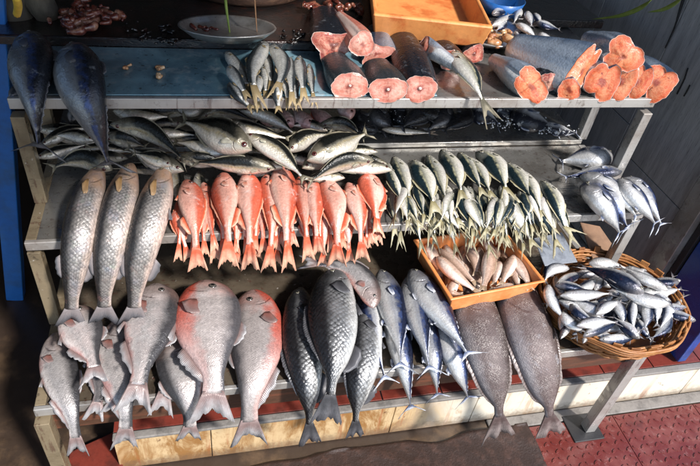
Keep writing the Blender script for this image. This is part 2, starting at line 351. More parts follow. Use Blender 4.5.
species('sardine', P_MULL, skin('sardine_skin', (.03, .038, .042), (.48, .48, .45), (.66, .64, .58), .006, .3, .4, head=(.20, .20, .19), gill=.2, headmix=.6, metal=.35, lo=.2, hi=.6, rough=.24, irid=.12),
        F_bronze, E_dark, .75, .24, (.5, .36, 1.1), fins=(('dorsal_fin', 'd', .45, .6, .12, .5), ('anal_fin', 'a', .68, .84, .1, .5)), pec=(.22, .4, .3, .14, None), eye=(.09, .6, .085), gill=.2, n=(34, 16))
species('goatfish', P_MULL, skin('goatfish_skin', (.34, .22, .16), (.54, .38, .30), (.74, .62, .54), .005, .2, .3, head=(.46, .28, .2), gill=.2, headmix=.6, metal=.12, lo=.26, hi=.75, rough=.26, stain=(.3, .16, .10), stain_amt=.3),
        F_tan, E_dark, .75, .18, (.5, .36, 1.1), fins=(('dorsal_fin', 'd', .34, .7, .10, .5), ('anal_fin', 'a', .62, .8, .1, .5)), pec=(.22, .4, .3, .14, None), eye=(.09, .62, .085), gill=.2, n=(34, 16))
species('herring', P_FUSI, skin('herring_skin', (.010, .018, .045), (.55, .56, .57), (.76, .75, .73), .005, .2, .3, head=(.36, .33, .32), gill=.21, headmix=.5, metal=.42, lo=.28, hi=.62, rough=.22, stain=(.36, .12, .10), stain_amt=.2, irid=.12),
        F_grey, E_dark, .66, .16, (.42, .42, 1.35), fins=(('dorsal_fin', 'd', .42, .6, .1, .5), ('anal_fin', 'a', .64, .84, .08, .5)), pec=(.24, .4, .34, .13, None), eye=(.09, .6, .08), gill=.21, n=(34, 16))
species('blackfish', P_FUSI, skin('black_skin', (.01, .01, .012), (.035, .035, .04), (.12, .12, .125), .006, .5, .5, metal=.3, lo=.05, hi=.7, rough=.2, stain=(.30, .31, .32), stain_amt=.25),
        F_dark, E_dark, .7, .15, (.45, .4, 1.3), fins=(('dorsal_fin', 'd', .4, .85, .1, .5),), pec=(.24, .42, .4, .15, None), eye=(.1, .58, .085), gill=.22, n=(34, 16))
species('pinkfish', P_SNAP, skin('pink_skin', (.30, .15, .13), (.48, .30, .27), (.62, .48, .44), .006, .3, .4, head=(.46, .26, .24), gill=.26, metal=.2, rough=.28),
        F_red, E_red, .7, .2, (.52, .5, 1.2), fins=(('dorsal_fin', 'd', .34, .84, .1, .5),), pec=(.28, .42, .4, .17, None), eye=(.14, .64, .10), gill=.26, n=(34, 16))
PEC = {'tan': fin_mat('tan_pectoral_fin', (.46, .27, .11), (.40, .26, .14), (.2, .11, .05)), 'red': fin_mat('reddish_grey_pectoral_fin', (.26, .11, .09), (.22, .15, .14), (.08, .04, .04)), 'pink': fin_mat('pink_pectoral_fin', (.58, .22, .15), (.66, .42, .34), (.35, .1, .06)), 'pale': fin_mat('pale_pectoral_fin', (.40, .38, .30), (.50, .48, .38), (.2, .19, .14))}

# ------------------------------------------------------------------ one fish
def catmull(pts, n):
    pts = [np.array(p, float) for p in pts]
    if len(pts) == 2: return [pts[0] * (1 - t) + pts[1] * t for t in np.linspace(0, 1, n)]
    q = [2 * pts[0] - pts[1]] + pts + [2 * pts[-1] - pts[-2]]; out = []
    seg = len(pts) - 1
    for t in np.linspace(0, seg, n):
        i = min(int(t), seg - 1); u = t - i; a, b, c, d = q[i:i + 4]
        out.append(.5 * ((2 * b) + (-a + c) * u + (2*a - 5*b + 4*c - d) * u*u + (-a + 3*b - 3*c + d) * u**3))
    return out
def fin_obj(name, base, tip, N, th, mat, parent, rows=5, jag=.12, seed=0, ripple=0.0):
    r = random.Random(seed); n = len(base)
    tip = [b + (t - b) * (1 - jag * r.random()) for b, t in zip(base, tip)]
    V = []; UV = []
    for side in (1, -1):
        for i in range(n):
            Ni = N[i] if isinstance(N, list) else N
            for j in range(rows):
                v = j / (rows - 1)
                V.append(base[i] + (tip[i] - base[i]) * v + Ni * (ripple * math.sin(i * .9 + seed) * v * v + side * th * (1 - .8 * v))); UV.append((i / (n - 1), v))
    o = n * rows; f = []
    ix = lambda s, i, j: s * o + i * rows + j
    for i in range(n - 1):
        for j in range(rows - 1):
            f.append((ix(0, i, j), ix(0, i, j+1), ix(0, i+1, j+1), ix(0, i+1, j)))
            f.append((ix(1, i, j), ix(1, i+1, j), ix(1, i+1, j+1), ix(1, i, j+1)))
        f.append((ix(0, i, rows-1), ix(1, i, rows-1), ix(1, i+1, rows-1), ix(0, i+1, rows-1)))
        f.append((ix(0, i, 0), ix(0, i+1, 0), ix(1, i+1, 0), ix(1, i, 0)))
    for i in (0, n - 1):
        for j in range(rows - 1):
            q = (ix(0, i, j), ix(1, i, j), ix(1, i, j+1), ix(0, i, j+1)); f.append(q if i == 0 else q[::-1])
    return mesh_obj(name, V, f, mat, parent, True, {'fish': UV})
FISHN = [0]
def fish(kind, pts, sheet, off, width, label, cat='fish', group=None, name='fish', flip=1, roll=0, skin_m=None, fin_m=None, fins=True, detail=True, tailturn=0, wk=1.0):
    S = SP[kind]; FISHN[0] += 1; seed = FISHN[0]; rr = random.Random(seed * 13 + 5)
    px = catmull(pts, 17); offs = off if hasattr(off, '__len__') else (off, off)
    if len(offs) == 2: offs = [offs[0] + (offs[1] - offs[0]) * t for t in np.linspace(0, 1, 17)]
    else: offs = np.interp(np.linspace(0, 1, 17), np.linspace(0, 1, len(offs)), offs)
    mid = on_sheet(sheet, px[7][0], px[7][1], offs[7] + .02); zc = (R3.T @ (mid - CAM))[2]
    W = width * zc / F
    # true scale across the body at its widest point, seen through the lens
    a = on_sheet(sheet, px[6][0], px[6][1], offs[6] + .02); b = on_sheet(sheet, px[9][0], px[9][1], offs[9] + .02)
    T0 = _n(b - a); N0 = sheet_normal(sheet, mid); N0 = _n(N0 - T0 * N0.dot(T0)); B0 = np.cross(N0, T0)
    q0 = proj(mid); ax = proj(mid + T0 * .02) - q0; ax /= max(1e-6, np.linalg.norm(ax))
    cr_, sr_ = math.cos(roll), math.sin(roll); Nr, Br = N0 * cr_ + B0 * flip * sr_, B0 * flip * cr_ - N0 * sr_
    pp = lambda v: (lambda e: abs(e[0] * ax[1] - e[1] * ax[0]) / .02)(proj(mid + v * .02) - q0)
    W = width * wk / math.hypot(pp(Br), S['thick'] * pp(Nr))
    th = W * S['thick'] / 2
    dense = [on_sheet(sheet, p[0], p[1], o + th * (1 - .75 * t * t)) for p, o, t in zip(px, offs, np.linspace(0, 1, 17))]
    P = np.array(dense)
    for _ in range(4):
        Q = P.copy(); Q[1:-1] = .25 * P[:-2] + .5 * P[1:-1] + .25 * P[2:]; P = Q
    seg = np.linalg.norm(np.diff(P, axis=0), axis=1); s = np.concatenate([[0], np.cumsum(seg)]); L = s[-1]
    tf = S['tf']; Lb = L * (1 - tf)
    NR, K = S['n']
    def at(x):
        return np.array([np.interp(x, s, P[:, i]) for i in range(3)])
    tv = np.linspace(0, 1, NR); tv = tv ** 1.18
    C = [at(t * Lb) for t in tv]
    Ts = []
    for t in tv:
        e = L * .03; Ts.append(_n(at(min(L, t * Lb + e)) - at(max(0, t * Lb - e))))
    Nn = [sheet_normal(sheet, c) for c in C]
    for _ in range(12):
        Nn = [_n(Nn[max(0, i-1)] + Nn[i] * 2 + Nn[min(NR-1, i+1)]) for i in range(NR)]
    fr = []
    for c, T, N in zip(C, Ts, Nn):
        N = _n(N - T * N.dot(T)); B = np.cross(N, T) * flip
        cr, sr = math.cos(roll), math.sin(roll); fr.append((c, T, N * cr + B * sr, B * cr - N * sr))
    top = S['top'](tv) * W; bot = S['bot'](tv) * W
    thk = np.interp(tv, [0, .02, .08, .2, .35, .55, .78, .93, 1], [.10, .34, .66, .92, 1.0, .9, .52, .22, .16]) * W * S['thick'] / 2
    belly = 1 + rr.uniform(-.05, .06)
    def surf(i, thn):
        c, T, N, B = fr[i]; sn, cs = math.sin(thn), math.cos(thn)
        yy = (top[i] + bot[i]) / 2 + (top[i] - bot[i]) / 2 * sn
        v = (sn + 1) / 2
        ge = S['gill'] - .55 * (v - .48) ** 2
        g = tv[i]; lift = 1 + (.10 * max(0, min(1, (g - ge + .12) / .12)) if g < ge else 0)
        z = math.copysign(abs(cs) ** 1.0, cs) * thk[i] * lift
        return c + B * yy + N * z, v
    ths = [2 * PI * k / K + .0001 for k in range(K)]
    V = [fr[0][0] + fr[0][3] * (top[0] + bot[0]) / 2 - fr[0][1] * W * .012]; UV = [(0, .45)]; SCUV = [(0, 0)]
    for i in range(NR):
        per = PI * ((top[i] - bot[i]) / 2 + thk[i]) / 2
        for k, a in enumerate(ths):
            p, v = surf(i, a); p = p + fr[i][2] * 0
            V.append(p); UV.append((tv[i], v))
            aa = a if a < PI / 2 else (PI - a if a < 1.5 * PI else a - 2 * PI)
            SCUV.append((tv[i] * Lb, aa * ((top[6 * NR // 12] - bot[6 * NR // 12]) / 2) * (0.45 + .55 * per / (PI * W * .4)) + (7.3 if PI/2 < a < 1.5*PI else 0)))
    V.append(fr[-1][0] + fr[-1][1] * W * .02); UV.append((1, .5)); SCUV.append((Lb, 0))
    f = []
    sgn = flip
    for k in range(K): f.append((0, 1 + k, 1 + (k + 1) % K))
    for i in range(NR - 1):
        for k in range(K):
            a = 1 + i * K + k; b = 1 + i * K + (k + 1) % K; f.append((a, a + K, b + K, b))
    e = len(V) - 1
    for k in range(K): f.append((1 + (NR - 1) * K + (k + 1) % K, 1 + (NR - 1) * K + k, e))
    if flip < 0: f = [q[::-1] for q in f]
    root = empty(name, Vector(P[8]) if False else Vector(tuple(map(float, P[8]))), label, cat, group)
    mesh_obj('body', V, f, skin_m or S['skin'], root, True, {'fish': UV, 'sc': SCUV})
    fm = fin_m or S['fin']
    # tail fin
    c, T, N, B = fr[-1]; fork, spread, pw = S['tail']
    Te = _n(at(L) - at(Lb * .98)); Lt = L - Lb
    if tailturn:
        ca, sa = math.cos(tailturn), math.sin(tailturn); B, N = B * ca + N * sa, N * ca - B * sa
    nb = 17 if detail else 13; ph = (top[-1] - bot[-1]) / 2; my = (top[-1] + bot[-1]) / 2
    base = []; tip = []
    for u in np.linspace(-1, 1, nb):
        base.append(c + B * (my + u * ph * .9) - Te * Lt * .06)
        ln = fork + (1 - fork) * abs(u) ** pw * (1 if abs(u) < .97 else .94)
        tip.append(c + Te * Lt * ln + B * (u * spread * W * rr.uniform(.95, 1.03)) + N * rr.uniform(-.01, .01) * Lt)
    fin_obj('tail_fin', base, tip, N, max(.0008, W * .022), fm, root, 5, .16, seed, W * .035)
    def idx(t): return int(np.argmin(abs(tv - t)))
    if fins:
        for (nm, side, t0, t1, h, sweep) in S['fins']:
            i0, i1 = idx(t0), idx(t1); base = []; tip = []; NN = []
            n = max(6, i1 - i0 + 1)
            for q in np.linspace(i0, i1, n):
                i = int(round(q)); c, T, N, B = fr[i]; u = (q - i0) / max(1, i1 - i0)
                y = top[i] if side == 'd' else bot[i]; sg = 1 if side == 'd' else -1
                hh = h * W * (math.sin(PI * (.18 + .80 * u) ** .8) ** .7 if nm != 'finlets' else (.35 + .65 * ((q * 1.0) % 2 < 1)))
                base.append(c + B * (y - sg * W * .02)); tip.append(c + B * (y + sg * hh) + T * hh * (sweep + .5)); NN.append(N)
            fin_obj(nm.rstrip('s') if nm != 'finlets' else 'finlet_row', base, tip, NN, max(.0006, W * .010), fm, root, 4, .25, seed + 3, W * .012)
    if S['pec'] and detail:
        t, v, ln, wd, pm = S['pec']; i = idx(t); sn = 2 * v - 1; a = math.asin(sn)
        c, T, N, B = fr[i]; p0 = surf(i, a)[0] + N * W * .004
        j = idx(min(.95, t + ln * W / Lb)); p1 = surf(j, math.asin(max(-.9, min(.9, sn - .12))))[0]
        dirv = _n(p1 - p0); base = []; tip = []; n = 9
        Nf = _n(N - dirv * N.dot(dirv)); Bf = np.cross(dirv, Nf)
        for u in np.linspace(-1, 1, n):
            base.append(p0 + Bf * u * wd * W * .28)
            tip.append(p0 + dirv * ln * W * (1 - .35 * (u + .3) ** 2) + Bf * u * wd * W * 1.0 + Nf * W * (.05 + .02 * u))
        fin_obj('pectoral_fin', base, tip, Nf, max(.0005, W * .008), PEC.get(pm, fm), root, 5, .1, seed + 9, W * .012)
    if S['pelv'] and detail:
        t, ln = S['pelv']; i = idx(t); c, T, N, B = fr[i]; p0 = c + B * bot[i] * .93 + N * thk[i] * .35
        base = []; tip = []
        for u in np.linspace(-1, 1, 7):
            base.append(p0 + T * u * W * .06); tip.append(p0 + T * (ln * W * (.8 - .2 * u) + u * W * .1) - B * ln * W * (.30 - .12 * u) + N * W * .02)
        fin_obj('pelvic_fin', base, tip, N, max(.0005, W * .008), fm, root, 4, .12, seed + 11, W * .01)
    t, v, er = S['eye']; i = idx(t); a = math.asin(2 * v - 1); p = surf(i, a)[0]; c, T, N, B = fr[i]
    p2 = surf(i, a + .2)[0]; p3 = surf(i + 1, a)[0]; nn = np.cross(p3 - p, p2 - p); nn = _n(nn) if np.linalg.norm(nn) > 0 else N
    if nn.dot(N) < 0: nn = -nn
    r = er * W * .85; x = _n(T - nn * T.dot(nn)); y = np.cross(nn, x); VV = [p + nn * r * .42]; EU = [(0, 0)]
    ne = 14; rings = (.3, .5, .75, .95, 1.05)
    for q in rings:
        for k in range(ne):
            an = 2 * PI * k / ne; VV.append(p + (x * math.cos(an) + y * math.sin(an)) * r * q + nn * r * (.42 * math.sqrt(max(0, 1 - (q / 1.06) ** 2)) - (.12 if q > 1 else 0))); EU.append((k / ne, min(1, q)))
    ff = [(0, 1 + k, 1 + (k + 1) % ne) for k in range(ne)]
    for m in range(len(rings) - 1):
        for k in range(ne): a0 = 1 + m * ne; ff.append((a0 + k, a0 + ne + k, a0 + ne + (k + 1) % ne, a0 + (k + 1) % ne))
    mesh_obj('eye', VV, ff, S['eyem'], root, True, {'fish': EU})
    return root
# ------------------------------------------------------------------ materials of the place
def m_steel(name, col=(.42, .42, .41), dirt=(.12, .08, .05), amt=.5, rough=.34, metal=.75):
    T = NT(name); g = T.geo()
    a = T.noise(g, 6, 5, .65); b = T.noise(T.map(g, (3, 60, 60)), 3, 3); d = T.noise(g, 38, 5, .7)
    c = T.mix(T.math('MULTIPLY', T.step(a, .42, .72), amt), col, dirt)
    c = T.mix(T.math('MULTIPLY', T.step(d, .58, .7), amt), c, tuple(x * .5 for x in dirt))
    dr = T.math('MULTIPLY', T.step(T.noise(T.map(g, (40, 40, 5)), 1.6, 4, .7), .58, .66), amt); c = T.mix(T.math('MULTIPLY', dr, .8), c, (.07, .02, .014))
    c = T.mix(T.math('MULTIPLY', T.step(T.noise(g, 90, 3), .68, .74), .6), c, (.55, .52, .48))
    ro = T.math('ADD', rough - .12, T.math('MULTIPLY', d, .35)); ro = T.math('MULTIPLY', ro, T.math('ADD', .35, T.math('MULTIPLY', T.step(T.noise(g, 9, 4, .6), .42, .5), .65)))
    return T.out(c, ro, metal, T.bump(T.math('ADD', b, d), .2, .002))
M_rail = m_steel('dirty_aluminium', (.46, .45, .43), (.17, .11, .07), .55, .42, .55)
M_tan = m_steel('yellowed_steel', (.24, .19, .12), (.05, .035, .02), .7, .5, .2)
M_tray = m_steel('wet_steel_sheet', (.30, .295, .28), (.10, .08, .06), .6, .26, .7)
M_darktray = m_steel('stained_steel_sheet', (.12, .095, .068), (.028, .02, .013), .8, .38, .3)
def m_blue():
    T = NT('worn_shaded_blue_sheet'); g = T.geo(); a = T.noise(g, 5, 6, .65, .4); b = T.noise(g, 26, 5, .7); x = T.sep(g)[0]
    c = T.mix(T.step(a, .38, .66), (.10, .20, .26), (.22, .40, .48)); c = T.mix(T.math('MULTIPLY', T.step(b, .52, .68), .55), c, (.44, .52, .54))
    c = T.mix(T.math('MULTIPLY', T.step(T.noise(g, 60, 4), .62, .7), .8), c, (.03, .03, .03))
    c = T.mix(T.math('MULTIPLY', T.math('SUBTRACT', 1, T.step(T.math('ADD', x, T.math('MULTIPLY', a, .5)), -.1, .3)), .7), c, (.09, .105, .12))  # left part painted darker, standing in for the shade there
    return T.out(c, T.math('ADD', .16, T.math('MULTIPLY', b, .3)), .35, T.bump(b, .15, .002), .2)
M_blue = m_blue()
def m_plain(name, col, rough=.5, metal=0, var=.5, scale=20, bump=.2, coat=0, col2=None, streak=None, c2amt=.8, lo=.45, hi=.68):
    T = NT(name); g = T.geo(); v = T.map(g, streak) if streak else g
    a = T.noise(v, scale, 5, .65); b = T.noise(g, scale * 6, 4, .6)
    c = T.mix(T.math('MULTIPLY', T.step(a, lo, hi), c2amt), col, col2 or tuple(x * (1 - var) for x in col))
    m = T.math('ADD', .8, T.math('MULTIPLY', b, .4)); x = T.n('ShaderNodeCombineXYZ'); [T.l(m, x.inputs[i]) for i in range(3)]
    c = T.mix(1, c, x.outputs[0], 'MULTIPLY')
    return T.out(c, T.math('ADD', rough - .1, T.math('MULTIPLY', b, .22)), metal, T.bump(T.math('ADD', a, T.math('MULTIPLY', b, .4)), bump, .004), coat or None)
M_black = m_plain('bloodied_black_bench', (.008, .007, .007), .22, 0, .5, 30, .6, .5, (.028, .010, .007))
M_slate = None
def m_slate():
    T = NT('dark_slate_boards'); g = T.geo()
    a = T.noise(T.map(g, (1, 22, 2.2)), 2.2, 5, .6, .3); b = T.noise(g, 9, 5, .7); f = T.noise(T.map(g, (1, 90, 9)), 3, 3)
    c = T.ramp(a, [(.25, (.26, .26, .262)), (.5, (.38, .38, .38)), (.75, (.50, .50, .50))])
    c = T.mix(T.math('MULTIPLY', T.step(b, .55, .75), .5), c, (.36, .355, .35))
    c = T.mix(T.math('MULTIPLY', T.step(T.noise(g, 34, 4, .7), .66, .74), .55), c, (.46, .45, .44))
    c = T.mix(T.math('MULTIPLY', T.step(f, .55, .72), .5), c, (.09, .09, .095))
    return T.out(c, T.math('ADD', .38, T.math('MULTIPLY', b, .25)), 0, T.bump(T.math('ADD', a, f), .25, .004))
M_slate = m_slate()
M_orange = m_plain('orange_plastic', (.72, .24, .07), .36, 0, .4, 14, .12, .1, (.80, .36, .14))
M_polys = m_plain('blood_stained_orange_foam', (.68, .27, .08), .5, 0, .4, 12, .25, 0, (.52, .13, .03), None, .9, .48, .66)
M_cream = None
def m_cream():
    T = NT('stained_cream_tile'); g = T.geo(); a = T.noise(T.map(g, (1, 1, .35)), 14, 6, .7, .6); b = T.noise(g, 60, 4, .7); x, y, z = T.sep(g)[0], T.sep(g)[1], T.sep(g)[2]
    c = T.mix(T.step(a, .40, .60), (.56, .41, .23), (.28, .14, .045)); c = T.mix(T.math('MULTIPLY', T.step(b, .56, .7), .5), c, (.28, .13, .05))
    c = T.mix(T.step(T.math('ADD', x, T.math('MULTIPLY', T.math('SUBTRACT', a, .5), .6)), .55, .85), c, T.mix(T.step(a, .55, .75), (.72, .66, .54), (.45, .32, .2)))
    st = T.math('MULTIPLY', T.step(T.noise(T.map(g, (16, 1, 1.0)), 2.4, 4, .6), .56, .66), T.step(T.noise(g, 3, 2), .4, .6)); c = T.mix(T.math('MULTIPLY', st, .65), c, (.33, .10, .035))
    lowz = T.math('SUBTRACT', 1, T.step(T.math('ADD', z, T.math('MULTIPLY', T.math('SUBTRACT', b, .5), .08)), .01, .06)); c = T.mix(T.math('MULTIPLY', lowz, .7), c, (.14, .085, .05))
    sp = T.step(T.noise(T.map(g, (3, 1, 3)), 9, 4, .75), .64, .72); c = T.mix(T.math('MULTIPLY', sp, .8), c, (.12, .055, .03))
    return T.out(c, T.math('ADD', .2, T.math('MULTIPLY', b, .3)), 0, T.bump(a, .08, .003))
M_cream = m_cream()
M_conc = m_plain('grey_concrete', (.20, .185, .17), .7, 0, .5, 22, .5)
M_redtile = m_plain('red_floor_tile', (.16, .030, .020), .34, 0, .55, 16, .2, .2, (.07, .02, .015))
def m_stud():
    T = NT('red_studded_tile'); g = T.geo(); a = T.noise(g, 9, 5, .65); b = T.noise(g, 50, 5, .7)
    c = T.mix(T.step(a, .42, .68), (.115, .016, .012), (.17, .045, .036)); c = T.mix(T.math('MULTIPLY', T.step(b, .55, .7), .4), c, (.28, .16, .15))
    c = T.mix(T.math('MULTIPLY', T.step(T.noise(g, 5, 4, .7), .55, .7), .8), c, (.055, .010, .009))
    return T.out(c, T.math('ADD', .22, T.math('MULTIPLY', b, .35)), 0, T.bump(b, .3, .003), .2)
M_stud = m_stud()
M_floor = m_plain('dirty_floor_concrete', (.040, .026, .018), .45, 0, .6, 6, .4, .15, (.12, .075, .042), None, .8, .5, .7)
M_tarp = m_plain('wet_maroon_cloth', (.024, .011, .008), .6, 0, .5, 30, .9, .0, (.055, .026, .019))
M_wood = m_plain('dark_wet_wood', (.075, .035, .02), .5, 0, .5, 10, .5, 0, (.16, .055, .03), (.6, 5, 5))
M_wicker = m_plain('brown_wicker', (.30, .12, .035), .5, 0, .5, 26, .5, 0, (.45, .22, .075))
M_wickd = m_plain('dark_wicker_stake', (.20, .075, .022), .5, 0, .5, 26, .5, 0, (.34, .15, .05))
M_bluepaint = m_plain('bright_blue_paint', (.016, .12, .40), .42, 0, .4, 9, .25, .1, (.03, .09, .20))
M_bluedoor = m_plain('glossy_blue_door', (.012, .06, .30), .25, .1, .4, 5, .1, .3, (.01, .02, .06))
M_leaf = m_plain('leaf_green', (.16, .24, .04), .45, 0, .4, 30, .2, 0, (.28, .36, .09))
M_twig = m_plain('brown_stalk', (.34, .18, .09), .55, 0, .4, 30, .2)
M_plate = m_plain('scratched_grey_metal', (.42, .41, .39), .3, .75, .45, 16, .15, 0, (.22, .20, .18))
M_rub = m_plain('black_rubber', (.02, .02, .022), .5, 0, .3, 20, .3)
M_card = m_plain('brown_cardboard', (.24, .14, .085), .7, 0, .3, 14, .3)
M_box = m_plain('grey_translucent_plastic', (.20, .22, .25), .22, 0, .35, 24, .3, .3, (.10, .11, .13))
M_sack = m_plain('brown_sacking', (.045, .038, .028), .75, 0, .5, 18, .8, 0, (.10, .085, .06), (1, 1, .3))
M_yel = m_plain('yellow_cord', (.55, .38, .04), .6, 0, .3, 40, .3)
M_log = m_plain('blood_dark_timber', (.055, .028, .018), .5, 0, .5, 20, .6, 0, (.13, .07, .04), (.8, 4, 4))
M_ice = None
def m_ice():
    T = NT('crushed_ice'); g = T.geo(); n = T.noise(g, 240, 4, .7); T.b.inputs['Transmission Weight'].default_value = .05
    return T.out((.82, .84, .86), .25, 0, T.bump(n, .6, .003), None)
M_ice = m_ice()
M_tarproof = m_plain('dark_tarpaulin', (.03, .04, .06), .7, 0, .3, 5, .3)
M_white = m_plain('grubby_white_board', (.50, .47, .45), .4, 0, .3, 8, .15, .1, (.36, .30, .28))
M_bone = m_plain('wet_bone', (.78, .70, .60), .35, 0, .3, 200, .3)
def m_flesh(name, a, b, c, dark, amt):
    T = NT(name); s = T.sep(T.uv('fish')); g = T.geo(); n = T.noise(g, 24, 6, .68, 1.2); f = T.noise(g, 190, 4, .6)
    ed = T.voro(T.map(g, (1, 1, 1)), 42, .9, 'DISTANCE_TO_EDGE'); fib = T.noise(T.map(g, (2, 2, 9), (.5, .3, .2)), 26, 4, .7)
    ring = T.math('SINE', T.math('ADD', T.math('MULTIPLY', s[1], 26), T.math('MULTIPLY', n, 7)))
    col = T.ramp(T.math('ADD', T.math('MULTIPLY', n, .8), T.math('MULTIPLY', f, .2)), [(.33, b), (.48, a), (.64, c)])
    col = T.mix(T.math('MULTIPLY', T.step(ring, .55, 1), .30), col, c)
    col = T.mix(T.math('MULTIPLY', T.math('SUBTRACT', 1, T.step(ed, .0, .06)), .12), col, dark); col = T.mix(T.math('MULTIPLY', T.step(fib, .5, .68), .5), col, c)
    rad = T.math('ABSOLUTE', T.math('COSINE', T.math('MULTIPLY', s[0], 2 * PI)))
    mem = T.math('MULTIPLY', T.math('SUBTRACT', 1, T.step(T.math('ADD', rad, T.math('MULTIPLY', T.math('SUBTRACT', f, .5), .12)), .0, .10)), T.step(n, .38, .55)); col = T.mix(T.math('MULTIPLY', mem, amt * .8), col, dark)
    bl = T.step(T.noise(g, 60, 4, .7, .3), .60, .70); col = T.mix(T.math('MULTIPLY', bl, amt), col, dark)
    core = T.math('MULTIPLY', T.math('SUBTRACT', 1, T.step(T.math('ADD', s[1], T.math('MULTIPLY', T.math('SUBTRACT', n, .5), .7)), .10, .34)), .75); col = T.mix(core, col, dark)
    rim_ = T.math('MULTIPLY', T.step(T.math('ADD', s[1], T.math('MULTIPLY', T.math('SUBTRACT', n, .5), .5)), .62, .92), .45); col = T.mix(rim_, col, b)
    col = T.mix(T.math('MULTIPLY', T.step(s[1], .955, .985), .8), col, (.62, .5, .44))
    return T.out(col, T.math('ADD', .2, T.math('MULTIPLY', f, .25)), 0, T.bump(T.math('ADD', n, T.math('MULTIPLY', f, .4)), .45, .004), .4, None, .12)
M_pink = m_flesh('pale_pink_flesh', (.52, .20, .145), (.40, .09, .06), (.66, .38, .30), (.16, .012, .008), .55)
M_orangeflesh = m_flesh('orange_red_flesh', (.60, .15, .055), (.50, .065, .022), (.70, .30, .15), (.16, .008, .005), .8)
M_gut = m_flesh('raw_gut_flesh', (.40, .09, .06), (.22, .025, .018), (.62, .34, .24), (.05, .006, .005), .9)
S_black = skin('black_chunk_skin', (.012, .014, .02), (.028, .034, .046), (.05, .055, .065), 0, metal=.3, lo=.1, hi=.6, rough=.2, stain=(.30, .33, .37), stain_amt=.45, gill=-1, head=None)
S_blue = skin('blue_chunk_skin', (.045, .075, .13), (.30, .36, .44), (.60, .62, .63), 0, metal=.35, lo=.3, hi=.86, rough=.22, stain=(.06, .08, .12), stain_amt=.7, gill=-1)  # pale blue side stands in for sky reflected on the skin
S_grey = skin('grey_chunk_skin', (.035, .04, .045), (.10, .12, .13), (.30, .30, .28), 0, metal=.35, lo=.1, hi=.75, rough=.22, gill=-1, stain=(.25, .26, .27), stain_amt=.3)

